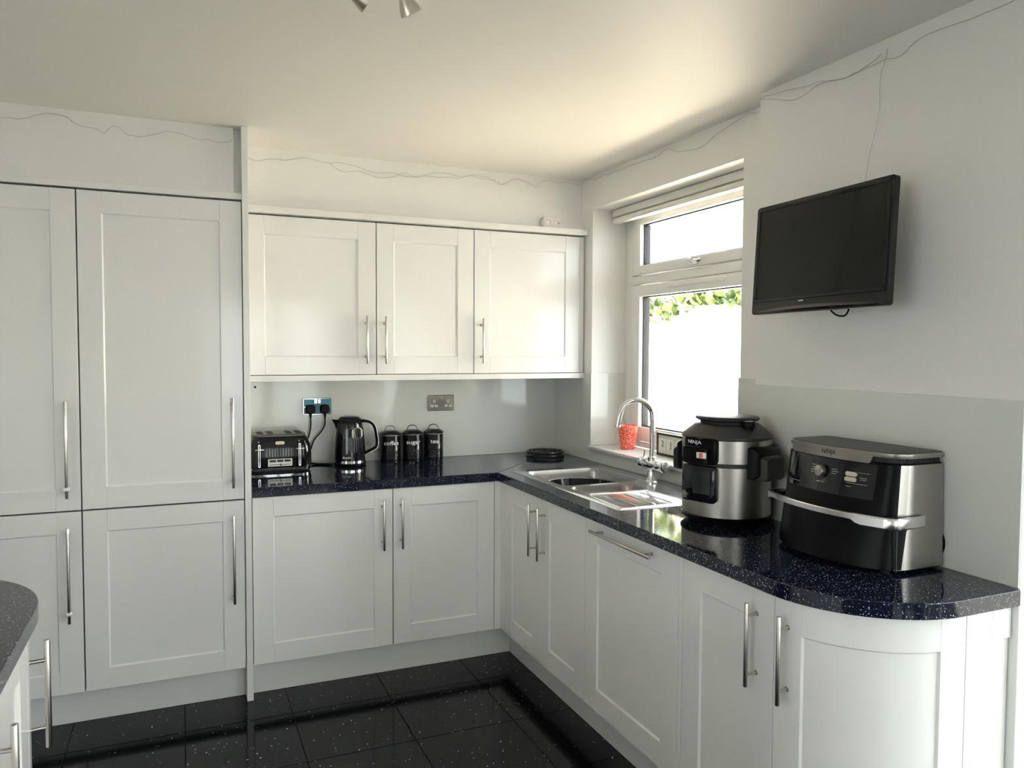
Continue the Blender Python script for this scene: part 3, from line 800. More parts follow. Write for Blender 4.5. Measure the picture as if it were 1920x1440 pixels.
tube(bm, path, 0.0115, 16); cyl(bm, path[-1]+Vector((0, 0, 0.004)), path[-1]-Vector((0, 0, 0.002)), 0.0125, n=16)
obj('spout', bm, 'chrome', t, True)

# ------------------------------------------------------------------ things on the sill
bm = B(); c = (0.105, -0.618)
lathe(bm, [(0.036, 0.991), (0.0385, 0.993), (0.052, 1.108), (0.0525, 1.112), (0.0495, 1.112), (0.0365, 0.998), (0.030, 0.997)], c, 36)
tag(obj('tumbler', bm, 'glitter', None, True), 'red glitter plastic tumbler on the window sill', 'tumbler')
t = thing('block_calendar', 'dark framed perpetual calendar with date tiles leaning on the window sill', 'calendar', (0.12, -0.98, 0.99))
cx, y0, y1, z0, z1 = 0.122, -1.14, -0.852, 0.9905, 1.100
bm = B()
for a in ((y0, y1, z0, z0+0.011), (y0, y1, z1-0.011, z1), (y0, y0+0.011, z0, z1), (y1-0.011, y1, z0, z1)): box(bm, (cx, a[0], a[2]), (cx+0.018, a[1], a[3]), 0.0008)
obj('frame', bm, 'wood', t)
bm = B(); box(bm, (cx+0.005, y0+0.01, z0+0.01), (cx+0.013, y1-0.01, z1-0.01)); obj('backing_card', bm, 'card', t)
for k, s in enumerate(('2', 'J', 'U', 'N')):
    yc = y1-0.050-k*0.068
    bm = B(); box(bm, (cx+0.002, yc-0.025, z0+0.026), (cx+0.006, yc+0.025, z1-0.024), 0.0008)
    tl = obj('date_tile', bm, 'card', t)
    text('numeral', s, 'text_black', tl, (cx+0.0014, yc, (z0+z1)/2+0.002), (0, -1, 0), (0, 0, 1), 0.042, 0.0004, sx=0.9)

# roller blind
t = thing('roller_blind', 'white roller blind rolled up at the head of the window', 'blind', (0.14, -1.0, 2.2))
bm = B(); box(bm, (0.108, WY0+0.006, 2.200), (0.185, WY1-0.018, 2.236), 0.003, 2); obj('headrail', bm, 'blind', t, True)
bm = B(); box(bm, (0.104, WY0+0.012, 2.166), (0.150, WY1-0.024, 2.193), 0.007, 3); obj('bottom_bar', bm, 'blind', t, True)
bm = B(); cyl(bm, (0.150, WY0+0.014, 2.198), (0.150, WY1-0.026, 2.198), 0.016, n=18); obj('fabric_roll', bm, 'blind', t, True)

# ------------------------------------------------------------------ toaster
t = thing('toaster', 'black four slice toaster with chrome trim beside the tall end panel', 'toaster', (-1.57, -0.13, 0.91))
tx0, tx1, ty0, ty1 = -1.716, -1.424, -0.232, -0.030
txc = (tx0+tx1)/2
def tprof(ins, z): # rounded rectangle section at height z
    return [(txc+a, (ty0+ty1)/2+c, z) for a, c in rrect(tx1-tx0-2*ins, ty1-ty0-2*ins*0.8, 0.045, 6)]
bm = B(); loft(bm, [tprof(0.006, 0.928), tprof(0.0, 0.935), tprof(0.0, 0.99), tprof(0.004, 1.03), tprof(0.012, 1.06), tprof(0.021, 1.076), tprof(0.027, 1.080)]); obj('shell', bm, 'black', t, True)
bm = B(); loft(bm, [tprof(0.010, 0.917), tprof(0.003, 0.919), tprof(0.001, 0.930), tprof(0.006, 0.9325)]); obj('base_trim', bm, 'chrome', t, True)
bm = B(); loft(bm, [tprof(0.016, 0.9105), tprof(0.014, 0.9175)]); obj('foot_plate', bm, 'blackmatt', t)
bm = B(); loft(bm, [tprof(0.025, 1.0795), tprof(0.024, 1.085), tprof(0.028, 1.089), tprof(0.033, 1.090)]); top = obj('top_plate', bm, 'steel', t, True)
for k, xs in enumerate((-0.089, -0.043, 0.043, 0.089)):
    bm = B(); plate(bm, (txc+xs, (ty0+ty1)/2+0.006, 1.0897), (1, 0, 0), (0, 1, 0), 0.028, 0.128, 0.0012, 0.004); obj('bread_slot', bm, 'blackmatt', top)
yf = ty0+0.0
for k, xs in enumerate((-0.100, 0.085)):
    bm = B(); plate(bm, (txc+xs, yf+0.0005, 0.992), (1, 0, 0), (0, 0, 1), 0.009, 0.108, 0.0022, 0.004); sl = obj('lever_track', bm, 'chrome', t)
    bm = B(); plate(bm, (txc+xs, yf-0.0014, 0.992), (1, 0, 0), (0, 0, 1), 0.0055, 0.102, 0.0012, 0.0025); obj('track_slot', bm, 'blackmatt', sl)
    bm = B(); box(bm, (txc+xs-0.020, yf-0.020, 1.020), (txc+xs+0.020, yf-0.003, 1.0255), 0.0015, 2); obj('lever', bm, 'chrome', t, True)
    bm = B(); plate(bm, (txc+xs-0.003, yf+0.0025, 1.058), (1, 0, 0), (0, 0, 1), 0.007, 0.007, 0.003, 0.0034); obj('indicator', bm, 'text_grey', t)
bm = B(); plate(bm, (txc-0.006, yf+0.0005, 0.958), (1, 0, 0), (0, 0, 1), 0.112, 0.036, 0.003, 0.003, bev=0.0006); cp = obj('control_plate', bm, 'steel', t)
for k in range(3):
    bm = B(); plate(bm, (txc-0.006+(k-1)*0.034, yf-0.002, 0.966), (1, 0, 0), (0, 0, 1), 0.029, 0.011, 0.003, 0.002, bev=0.0006); obj('button', bm, 'black', cp)
bm = B(); plate(bm, (txc-0.006, yf-0.002, 0.948), (1, 0, 0), (0, 0, 1), 0.098, 0.003, 0.001, 0.001); sl = obj('slider_slot', bm, 'blackmatt', cp)
bm = B(); plate(bm, (txc-0.004, yf-0.003, 0.948), (1, 0, 0), (0, 0, 1), 0.005, 0.010, 0.006, 0.001); obj('browning_slider', bm, 'black', cp)
bm = B(); plate(bm, (txc-0.006, yf+0.004, 1.050), (1, 0, 0), (0, 0.18, 1), 0.042, 0.015, 0.006, 0.007, bev=0.001); bd = obj('badge', bm, 'badge', t)
text('badge_lettering', 'Breville', 'text_black', bd, (txc-0.006, yf-0.0024, 1.0500), (1, 0, 0), (0, 0.18, 1), 0.0095, 0.0003)
bm = B()
for k in range(10): box(bm, (txc-0.062+k*0.0125, yf-0.0016, 0.985), (txc-0.057+k*0.0125, yf+0.003, 1.028), 0.0008)
obj('ribbed_front', bm, 'black', t)

# ------------------------------------------------------------------ kettle
kx, ky = -1.222, -0.118
t = thing('kettle', 'glossy black jug kettle with chrome edged handle next to the toaster', 'kettle', (kx, ky, 0.91))
bm = B(); lathe(bm, [(0.070, 0.9105), (0.078, 0.9115), (0.080, 0.917), (0.078, 0.923), (0.070, 0.925)], (kx, ky), 48); obj('power_base', bm, 'blackplastic', t, True)
bm = B(); lathe(bm, [(0.070, 0.9255), (0.0782, 0.9265), (0.0785, 0.939), (0.074, 0.941)], (kx, ky), 48); obj('base_ring', bm, 'chrome', t, True)
def kr(z):
    u = (z-0.941)/0.19
    return 0.077-0.002*u-0.014*u*u
bm = B()
rings = []
nk = 96
for i in range(17):
    z = 0.941+0.19*i/16; r = kr(z); ring = []
    for k in range(nk):
        a = 2*PI*k/nk
        rb = 0.0009*math.cos(nk/2*a) if (math.cos(a+1.0) > 0.3 and 0.97 < z < 1.11) else 0.0
        ring.append((kx+(r+rb)*math.cos(a), ky+(r+rb)*math.sin(a), z))
    rings.append(ring)
rings.append([(kx+0.056*math.cos(2*PI*k/nk), ky+0.056*math.sin(2*PI*k/nk), 1.137) for k in range(nk)])
loft(bm, rings); obj('jug', bm, 'black', t, True)
bm = B(); lathe(bm, [(0.056, 1.137), (0.0565, 1.146), (0.052, 1.151), (0.048, 1.1515), (0.046, 1.156), (0.030, 1.160), (0.001, 1.161)], (kx, ky), 40); obj('lid', bm, 'black', t, True)
dK = Vector((0.95, -0.31, 0)).normalized(); sK = -dK     # handle to the right of the view, spout opposite
bm = B()
def kp(d_, lat, z): return Vector((kx, ky, z)) + d_*lat
pp = dK.cross(Vector((0, 0, 1)))
loft(bm, [[kp(sK, 0.052, 1.075)+pp*0.004, kp(sK, 0.052, 1.075)-pp*0.004, kp(sK, 0.066, 1.085)-pp*0.003, kp(sK, 0.066, 1.085)+pp*0.003],
          [kp(sK, 0.045, 1.12)+pp*0.020, kp(sK, 0.045, 1.12)-pp*0.020, kp(sK, 0.076, 1.12)-pp*0.006, kp(sK, 0.076, 1.12)+pp*0.006],
          [kp(sK, 0.045, 1.141)+pp*0.024, kp(sK, 0.045, 1.141)-pp*0.024, kp(sK, 0.090, 1.143)-pp*0.005, kp(sK, 0.090, 1.143)+pp*0.005]])
obj('spout', bm, 'black', t, True)
hpts = [(0.050, 1.134), (0.080, 1.135), (0.106, 1.127), (0.124, 1.105), (0.134, 1.06), (0.137, 1.022), (0.130, 1.002), (0.108, 0.988), (0.080, 0.974), (0.068, 0.968)]
hp3 = smooth_path([kp(dK, a, z) for a, z in hpts], 5)
def ribbon(bm, P, w_, th, off=0.0):
    rings = []
    for i, p in enumerate(P):
        d_ = (P[min(i+1, len(P)-1)]-P[max(i-1, 0)]).normalized(); nrm = pp.cross(d_).normalized()
        if nrm.dot(dK) < 0 and nrm.z < 0: nrm = -nrm
        c_ = p+nrm*off
        rings.append([c_+pp*w_/2+nrm*th/2*0.6, c_+pp*w_/2*0.7+nrm*th/2, c_-pp*w_/2*0.7+nrm*th/2, c_-pp*w_/2+nrm*th/2*0.6, c_-pp*w_/2-nrm*th/2*0.6, c_-pp*w_/2*0.7-nrm*th/2, c_+pp*w_/2*0.7-nrm*th/2, c_+pp*w_/2-nrm*th/2*0.6])
    loft(bm, rings)
bm = B(); ribbon(bm, hp3, 0.026, 0.015); hd = obj('handle', bm, 'blackplastic', t, True)
bm = B(); ribbon(bm, hp3[4:-1], 0.029, 0.0035, 0.0075); obj('handle_trim', bm, 'chrome', hd, True)
aV = -1.85      # towards the camera
def arc_patch(bm, a_c, half, z0, z1, off, rf, n=6, cx=None, cy=None, m=6):
    R_ = []
    for j in range(m+1):
        z = z0+(z1-z0)*j/m
        R_.append([(cx+(rf(z)+off)*math.cos(a_c-half+2*half*i/n), cy+(rf(z)+off)*math.sin(a_c-half+2*half*i/n), z) for i in range(n+1)])
    I_ = [[(cx+(rf(r[0][2])-0.001)*math.cos(a_c-half+2*half*i/n), cy+(rf(r[0][2])-0.001)*math.sin(a_c-half+2*half*i/n), r[0][2]) for i in range(n+1)] for r in R_]
    loft(bm, [a+b_[::-1] for a, b_ in zip(R_, I_)])
bm = B(); arc_patch(bm, aV-0.12, 0.062, 0.975, 1.100, 0.0016, kr, cx=kx, cy=ky); obj('water_gauge', bm, 'window_grey', t, True)
def warpk(a_c, zc, rf, cx, cy, off=0.0008):
    def f(a, c_, d):
        z = zc+c_; r = rf(z)+off+d; th = a_c+a/rf(z)
        return Vector((cx+r*math.cos(th), cy+r*math.sin(th), z))
    return f
text('lettering', 'Breville', 'text_white', t, (0, 0, 0), (1, 0, 0), (0, 0, 1), 0.0135, 0.0003, warp=warpk(aV-0.12, 0.957, kr, kx, ky))
bm = B(); plate(bm, kp(dK, 0.078, 0.952), pp, (0, 0, 1), 0.010, 0.006, 0.004, 0.002); obj('switch', bm, 'clear', t)

# ------------------------------------------------------------------ canisters
for k, (cx, word, r, hh) in enumerate(((-1.003, 'coffee', 0.0525, 0.0), (-0.884, 'sugar', 0.0515, 0.0), (-0.768, 'tea', 0.0515, 0.0))):
    cy = -0.078
    t = thing('canister', 'black enamel canister lettered %s %s' % (word, ('closest to the kettle', 'between the other two canisters', 'furthest from the kettle')[k]), 'canister', (cx, cy, 0.91), 'storage canisters')
    def cr_(z, r=r): return r
    prof = [(r-0.002, 0.9105), (r, 0.9125)]
    for q in range(6):
        z = 0.925+q*0.0085
        prof += [(r, z), (r+0.0014, z+0.003), (r, z+0.006)]
    prof += [(r, 1.048), (r-0.001, 1.0495)]
    bm = B(); lathe(bm, prof, (cx, cy), 40); obj('body', bm, 'black', t, True)
    bm = B(); lathe(bm, [(r-0.002, 1.0495), (r+0.0015, 1.050), (r+0.0015, 1.0525), (r-0.001, 1.053)], (cx, cy), 40); obj('rim', bm, 'steel', t, True)
    bm = B(); lathe(bm, [(r, 1.053), (r+0.002, 1.055), (r+0.002, 1.060), (r-0.004, 1.066), (r-0.014, 1.072), (r-0.026, 1.075), (0.001, 1.076)], (cx, cy), 40); ld = obj('lid', bm, 'black', t, True)
    bm = B()
    exy = Vector((0.86, -0.5, 0)).normalized()
    pts = [Vector((cx, cy, 0))+exy*a+Vector((0, 0, z)) for a, z in ((-0.033, 1.069), (-0.028, 1.078), (-0.021, 1.091), (-0.009, 1.0975), (0.009, 1.0975), (0.021, 1.091), (0.028, 1.078), (0.033, 1.069))]
    tube(bm, smooth_path(pts, 4), 0.0028, 8); obj('lid_handle', bm, 'steel', ld, True)
    text('lettering', word, 'text_white', t, (0, 0, 0), (1, 0, 0), (0, 0, 1), 0.030 if k < 2 else 0.031, 0.0003, bold=0.0004, sx=1.12 if k == 0 else 1.2, warp=warpk(-1.74 if k else -1.70, 1.012, cr_, cx, cy, 0.0006))

# ------------------------------------------------------------------ sockets, plugs and cords
def socket(cx, cz, lab, film, half=0.0735):
    t = thing('double_socket', lab, 'socket', (cx, -0.006, cz))
    y = -0.0062
    bm = B(); plate(bm, (cx, y, cz), (1, 0, 0), (0, 0, 1), 0.147, 0.086, 0.008, 0.003, bev=0.003); pl = obj('face_plate', bm, 'brushed_plate' if not film else 'chrome', t)
    if film:
        bm = B(); plate(bm, (cx, y-0.0079, cz), (1, 0, 0), (0, 0, 1), 0.138, 0.077, 0.0008, 0.002); o_ = obj('protective_film', bm, 'bluefilm', pl); o_['label'] = 'blue protective film on the face plate'
    for s in (-1, 1):
        bm = B(); plate(bm, (cx+s*0.009, y-0.0075, cz+0.026), (1, 0, 0), (0, 0, 1), 0.013, 0.019, 0.004, 0.001, bev=0.0008); obj('rocker_switch', bm, 'chrome', t)
        bm = B(); cyl(bm, (cx+s*0.0605, y-0.007, cz-0.002), (cx+s*0.0605, y-0.0092, cz-0.002), 0.0035, n=12); obj('screw', bm, 'chrome', t)
        if film: continue
        px = cx+s*0.040
        for dx, dz, w_, h_ in ((0, 0.008, 0.013, 0.017), (-0.0115, -0.016, 0.017, 0.013), (0.0115, -0.016, 0.017, 0.013)):
            bm = B(); plate(bm, (px+dx, y-0.0077, cz+dz), (1, 0, 0), (0, 0, 1), w_, h_, 0.0008, 0.005); ins = obj('pin_surround', bm, 'insert', t)
            bm = B(); plate(bm, (px+dx, y-0.0084, cz+dz), (1, 0, 0), (0, 0, 1), w_*0.36 if dz > 0 else w_*0.42, h_*0.5 if dz > 0 else h_*0.32, 0.0004, 0.0005); obj('pin_hole', bm, 'blackmatt', ins)
socket(-1.3655, 1.2035, 'double socket with blue film and two black plugs behind the toaster', True)
socket(-0.7035, 1.2070, 'empty chrome double socket above the storage canisters', False)
for k, (px, lab, path) in enumerate(((-1.402, 'black plug and cord in the socket side nearer the tall end panel', [(-1.402, -0.030, 1.146), (-1.403, -0.032, 1.10), (-1.412, -0.028, 1.055), (-1.430, -0.022, 1.00), (-1.440, -0.018, 0.955)]),
                                     (-1.330, 'black plug and cord in the socket side nearer the canisters', [(-1.330, -0.030, 1.146), (-1.333, -0.034, 1.11), (-1.352, -0.032, 1.075), (-1.385, -0.028, 1.035), (-1.402, -0.022, 0.985), (-1.412, -0.020, 0.94), (-1.400, -0.024, 0.918), (-1.37, -0.045, 0.914), (-1.335, -0.065, 0.914), (-1.315, -0.085, 0.914)]))):
    t = thing('plug', lab, 'plug', (px, -0.02, 1.19))
    bm = B()
    P_ = [(px+a, -0.0152, 1.191+c_) for a, c_ in rrect(0.047, 0.046, 0.015, 6)]
    def sc(P, f, y): return [(px+(p[0]-px)*f, y, 1.191+(p[2]-1.191)*f) for p in P]
    loft(bm, [sc(P_, 1.0, -0.0152), sc(P_, 1.0, -0.030), sc(P_, 0.93, -0.038), sc(P_, 0.80, -0.041)]); obj('plug_body', bm, 'blackplastic', t, True)
    bm = B(); cyl(bm, (px, -0.030, 1.172), (px, -0.030, 1.146), 0.0065, 0.004, n=12); obj('strain_relief', bm, 'blackplastic', t, True)
    bm = B(); tube(bm, smooth_path(path, 6), 0.0032, 8); obj('cord', bm, 'blackplastic', t, True)
bm = B(); tube(bm, smooth_path([(-1.425, -0.045, 0.930), (-1.405, -0.048, 0.919), (-1.37, -0.075, 0.9142), (-1.33, -0.100, 0.9142), (-1.305, -0.108, 0.9142)], 6), 0.0033, 8)
tag(obj('power_cord', bm, 'blackplastic', None, True), 'black flex lying on the worktop between toaster and kettle', 'cord')

# ------------------------------------------------------------------ trivets in the corner
ccx, ccy = -0.150, -0.170
for k, (z, lab) in enumerate(((0.9105, 'round black trivet lying on the worktop in the corner, lower of the pair'), (0.9255, 'round black pierced trivet, upper of the pair in the worktop corner'))):
    t = thing('trivet', lab, 'trivet', (ccx, ccy, z), 'stacked round trivets')
    R_ = 0.106 if k == 0 else 0.104
    bm = B(); lathe(bm, [(R_-0.012, z+0.006), (R_, z+0.006), (R_+0.002, z+0.009), (R_, z+0.0135), (R_-0.012, z+0.0135), (R_-0.012, z+0.006)], (ccx, ccy), 48, caps=False)
    for q in range(3):
        rr_ = 0.075-q*0.026
        tube(bm, [(ccx+rr_*math.cos(2*PI*i/30), ccy+rr_*math.sin(2*PI*i/30), z+0.0105) for i in range(30)], 0.0035, 6, closed=True)
    for q in range(8):
        a = 2*PI*q/8; tube(bm, [(ccx+0.02*math.cos(a), ccy+0.02*math.sin(a), z+0.0105), (ccx+(R_-0.01)*math.cos(a), ccy+(R_-0.01)*math.sin(a), z+0.0105)], 0.0032, 6)
    if k == 0: lathe(bm, [(R_-0.006, z+0.001), (R_+0.001, z+0.001), (R_+0.002, z+0.009), (R_-0.004, z+0.009), (R_-0.006, z+0.001)], (ccx, ccy), 48, caps=False)
    obj('ring', bm, 'blacktrivet', t, True)
    for q in range(4):
        a = PI/4+q*PI/2; bm = B(); cyl(bm, (ccx+0.09*math.cos(a), ccy+0.09*math.sin(a), z), (ccx+0.09*math.cos(a), ccy+0.09*math.sin(a), z+0.008), 0.007, n=10); obj('foot', bm, 'blacktrivet', t, True)

# ------------------------------------------------------------------ alarm on the cornice
t = thing('alarm_unit', 'small rounded white alarm unit standing on the wall cupboard cornice', 'alarm', (-0.20, -0.33, 2.137))
o0 = Vector((-0.195, -0.300, 2.1675)); ex = Vector((1, 0.10, 0)).normalized(); ez = Vector((0, 0, 1))
bm = B(); plate(bm, o0, ex, ez, 0.112, 0.061, 0.028, 0.022, 6, bev=0.004); obj('housing', bm, 'pink_white', t, True)
nf = ex.cross(ez)
bm = B()
ring = [o0+nf*0.0283+ex*(-0.030+0.017*math.cos(2*PI*i/28))+ez*(0.017*math.sin(2*PI*i/28)) for i in range(28)]
tube(bm, ring, 0.0009, 6, closed=True); obj('button_ring', bm, 'text_grey', t, True)
bm = B(); plate(bm, o0+nf*0.0275+ex*0.038, ex, ez, 0.004, 0.009, 0.001, 0.0015); obj('indicator', bm, 'text_black', t)
bm = B()
P_ = [o0+nf*0.0283+ex*(0.016+a)+ez*c_ for a, c_ in rrect(0.060, 0.026, 0.008, 4)]
tube(bm, P_, 0.0006, 5, closed=True); obj('grille_outline', bm, 'text_grey', t, True)

# ------------------------------------------------------------------ television on the wall
C0 = Vector((-0.250, -2.229, 1.795)); nT = Vector((-0.998, -0.0024, 0.0643)).normalized()
rT = Vector((0, 0, 1)).cross(nT).normalized(); uT = nT.cross(rT)
rT, uT = rT*math.cos(0.0115)+uT*math.sin(0.0115), uT*math.cos(0.0115)-rT*math.sin(0.0115)
t = thing('television', 'small black flat screen television on a wall bracket above the air fryer', 'television', (-0.2, -2.27, 1.79))
TW, TH = 0.534, 0.353
bm = B(); plate(bm, C0-nT*0.020, rT, uT, TW, TH, 0.020, 0.010, 5, bev=0.002); obj('case', bm, 'tvcase', t, True)
bm = B(); plate(bm, C0-nT*0.052, rT, uT, TW*0.62, TH*0.6, 0.033, 0.02, 5); obj('rear_housing', bm, 'blackmatt', t)
bm = B(); plate(bm, C0-nT*0.001+uT*0.016, rT, uT, TW-0.042, TH-0.070, 0.0016, 0.001); obj('screen', bm, 'screen', t)
bm = B()   # bezel: four bars with a thin inner lip
iw, ih = TW-0.040, TH-0.068
for a in ((0, uT*(0.016+ih/2+0.0055), iw+0.022, 0.011), (0, uT*(0.016-ih/2-0.0055), iw+0.022, 0.011)):
    plate(bm, C0-nT*0.0005+a[1], rT, uT, a[2], a[3], 0.004, 0.002, 3, bev=0.0015)
for s in (-1, 1): plate(bm, C0-nT*0.0005+uT*0.016+rT*s*(iw/2+0.0055), rT, uT, 0.011, ih, 0.004, 0.002, 3, bev=0.0015)
obj('bezel', bm, 'tvcase', t, True)
bm = B()   # curved chin along the lower edge
rings = []
for i in range(21):
    u = -1+2*i/20; x = u*TW*0.44; bulge = 0.010*(1-u*u)
    rings.append([C0+rT*x-uT*(TH/2-0.004)+nT*0.0005, C0+rT*x-uT*(TH/2-0.006-bulge*0.3)+nT*(0.002+bulge*0.5), C0+rT*x-uT*(TH/2-0.010-bulge)+nT*0.0005])
loft(bm, rings); obj('lower_trim', bm, 'black', t, True)
bm = B(); plate(bm, C0+nT*0.0035-uT*(TH/2-0.033)-rT*0.045, rT, uT, 0.020, 0.004, 0.0012, 0.0015); obj('maker_badge', bm, 'text_grey', t)
bm = B(); box(bm, (-0.115, -2.33, 1.71), (TX+0.0, -2.21, 1.87), 0.002)
br = obj('wall_bracket', bm, 'blackmatt', t)
bm = B(); box(bm, (-0.235, -2.292, 1.77), (-0.112, -2.248, 1.81), 0.003); obj('bracket_arm', bm, 'blackmatt', br)
bm = B(); tube(bm, smooth_path([(-0.215, -2.238, 1.66), (-0.210, -2.248, 1.626), (-0.206, -2.268, 1.607), (-0.204, -2.290, 1.601), (-0.206, -2.309, 1.606), (-0.210, -2.322, 1.625), (-0.215, -2.328, 1.66)], 6), 0.0026, 8)
obj('cable_loop', bm, 'blackplastic', t, True)

# ------------------------------------------------------------------ air fryer
t = thing('air_fryer', 'wide black and steel double drawer air fryer on the worktop end', 'air fryer', (-0.23, -2.36, 0.91))
yc = -2.3595
def ring_f(z, hw, xf, bow, xb=-0.112, rc=0.030, n=30):
    """plan outline: flat back, straight sides, bowed front (towards -x). Goes: back corner(+y) -> front -> back corner(-y)"""
    pts = []
    # left side (y = yc+hw) from back to front
    pts += [(xb, yc+hw-0.01), (xb-0.003, yc+hw-0.003), (xb-0.01, yc+hw)]
    for k in range(1, 5): pts.append((xb-0.01+(xf+rc-(xb-0.01))*k/5, yc+hw))
    # front: superellipse-like bow
    for k in range(n+1):
        u = 1-2*k/n; uu = math.sin(u*PI/2)
        y = yc+hw*uu
        q = abs(uu)
        x = xf - bow*(1-q**2.2) + rc*max(0.0, (q-(1-rc/hw)))**2*(hw/rc)**2*1.0
        pts.append((x, y))
    for k in range(4, 0, -1): pts.append((xb-0.01+(xf+rc-(xb-0.01))*k/5, yc-hw))
    pts += [(xb-0.01, yc-hw), (xb-0.003, yc-hw+0.003), (xb, yc-hw+0.01)]
    return [(x, y, z) for x, y in pts]
TT = lambda z: max(0, z-0.918)/0.282
Hf = lambda z: 0.2155-0.008*TT(z)
Xf = lambda z: -0.294+0.022*TT(z)
Bf = lambda z: 0.082-0.047*TT(z)
def rf(z, ins=0.0): return ring_f(z, Hf(z)-ins, Xf(z)+ins, Bf(z))
bm = B()
zs = [0.918, 0.921, 0.97, 1.02, 1.06, 1.10, 1.14, 1.18, 1.196, 1.199]
loft(bm, [rf(z, 0.003 if i in (0, len(zs)-1) else 0) for i, z in enumerate(zs)])
bm.normal_update()
for f in bm.faces:
    c_ = f.calc_center_median()
    f.material_index = 1 if (abs(c_.y-yc) > 0.19 and c_.x > Xf(c_.z)+0.004 and abs(f.normal.z) < 0.7) else 0
bd = obj('body', bm, ['blackplastic', 'steel'], t, True)
def onf(y, z, off=0.001):
    q = min(1.0, abs((y-yc)/Hf(z)))
    return Vector((Xf(z)-Bf(z)*(1-q**2.2)+0.030*max(0.0, (q-(1-0.030/Hf(z))))**2*(Hf(z)/0.030)**2-off, y, z))
def fpatch(y0, y1, z0, z1, off, nm, m_, par, n=10, rad=0.0, th=0.002, sm=False):
    bm = B(); R_ = []
    for j in range(7):
        z = z0+(z1-z0)*j/6
        row = [onf(y0+(y1-y0)*i/n, z, off) for i in range(n+1)]
        R_.append(row+[Vector((p.x+off+th, p.y, p.z)) for p in row[::-1]])
    loft(bm, R_); return obj(nm, bm, m_, par, sm)
dw = fpatch(yc+0.2125, yc-0.2125, 0.922, 1.0560, 0.0022, 'drawer', 'blackplastic', t, 60, sm=True)
bm = B(); box(bm, (-0.2965, yc-0.2166, 0.919), (-0.2925, yc-0.2130, 1.056)); obj('side_seam', bm, 'blackmatt', t)
fpatch(yc+0.2130, yc-0.2130, 1.0562, 1.0600, 0.0006, 'drawer_gap', 'blackmatt', t, 60)
bm = B()
for sx_ in (-0.28, -0.14):
    for sy_ in (-0.17, 0.17): cyl(bm, (sx_, yc+sy_, 0.9105), (sx_, yc+sy_, 0.919), 0.014, n=12)
obj('feet', bm, 'blackmatt', t)
# vent gap and lid plate
bm = B(); loft(bm, [rf(1.199, 0.010), rf(1.2135, 0.010)]); vg = obj('vent_band', bm, 'blackmatt', t)
bm = B()
for k in range(22):
    x = -0.262+k*0.0066
    box(bm, (x, yc-Hf(1.2)+0.0085, 1.2005), (x+0.0026, yc-Hf(1.2)+0.012, 1.2125))
obj('vent_slats', bm, 'charcoal', vg)
def ring_lid(z, ins=0.0): return ring_f(z, 0.2080-ins, -0.272+ins, 0.036)
bm = B(); loft(bm, [ring_lid(1.2130, 0.0006), ring_lid(1.2142), ring_lid(1.2250), ring_lid(1.2262, 0.001)]); lid = obj('lid_rim', bm, 'steel', t, True)
bm = B(); loft(bm, [ring_lid(1.2258, 0.002), ring_lid(1.2276, 0.003), ring_lid(1.2286, 0.008)]); obj('lid_top', bm, 'charcoal', lid, True)
# deep front lip of the rim following the bow
def front_strip(bm, z_lo, z_hi, u0, u1, off, th, n=24, xfun=None, ramp=None):
    rings = []
    for k in range(n+1):
        uu = u0+(u1-u0)*k/n; q = abs(uu)
        y = yc+0.2075*uu
        zl = z_lo if ramp is None else ramp(uu)
        def X_(z):
            base = -0.272-0.036*(1-q**2.2)
            return base
        rings.append([(X_(zl)-off, y, zl), (X_(z_hi)-off, y, z_hi), (X_(z_hi)-off+th, y, z_hi), (X_(zl)-off+th, y, zl)])
    loft(bm, rings)
bm = B()
front_strip(bm, 1.1945, 1.2245, 0.83, -0.64, 0.0012, 0.006, ramp=lambda u: 1.1945+0.018*max(0, (abs(u+0.0)-0.61)/0.03 if u < -0.61 else ((u-0.80)/0.03 if u > 0.80 else 0)), n=60)
obj('front_lip', bm, 'steel', lid, True)
def fwarp(yc0, zc0, off):
    def f(a, c_, d):
        y = yc0-a; z = zc0+c_
        q = abs((y-yc)/0.2075)
        x = -0.272-0.036*(1-q**2.2)
        return Vector((x-off-d, y, z))
    return f
text('lettering', 'NINJA', 'text_black', lid, (0, 0, 0), (1, 0, 0), (0, 0, 1), 0.0185, 0.0002, bold=0.0002, sx=1.0, warp=fwarp(yc+0.006, 1.2105, 0.0014))
# control panel
cpn = fpatch(yc+0.170, yc-0.150, 1.098, 1.1925, 0.0012, 'control_panel', 'black', t, 20)
fpatch(yc+0.050, yc-0.036, 1.173, 1.190, 0.002, 'display', 'darkgrey', cpn)
pk = onf(yc+0.0184, 1.1545, 0.0012); nk_ = Vector((-1, 0.02, 0.12)).normalized()
bm = B(); cyl(bm, pk, pk+nk_*0.004, 0.021, n=28); obj('dial_collar', bm, 'black', cpn, True)
bm = B(); cyl(bm, pk, pk+nk_*0.016, 0.0165, 0.0155, n=32, bev=0.0015); obj('dial', bm, 'steel', cpn, True)
for k, z in enumerate((1.1592, 1.1450)):
    q0 = onf(yc-0.0805, z, 0.001); tdir = (onf(yc-0.092, z, 0.001)-onf(yc-0.069, z, 0.001)).normalized()
    bm = B(); plate(bm, q0, tdir, Vector((0.1, 0, 1)), 0.036, 0.0125, 0.003, 0.006, bev=0.001); obj('button', bm, 'cream', cpn)
def flin(y0, y1, z, h_, m_='text_grey'):
    fpatch(y0, y1, z-h_/2, z+h_/2, 0.0016, 'printed_mark', m_, cpn, 5)
for dz in (0.014, 0.007, 0.0, -0.007): flin(yc+0.062, yc+0.046, 1.154+dz, 0.0016)
for dz, w_ in ((0.010, 0.018), (0.004, 0.024), (-0.002, 0.016)): flin(yc-0.016, yc-0.016-w_, 1.155+dz, 0.0016)
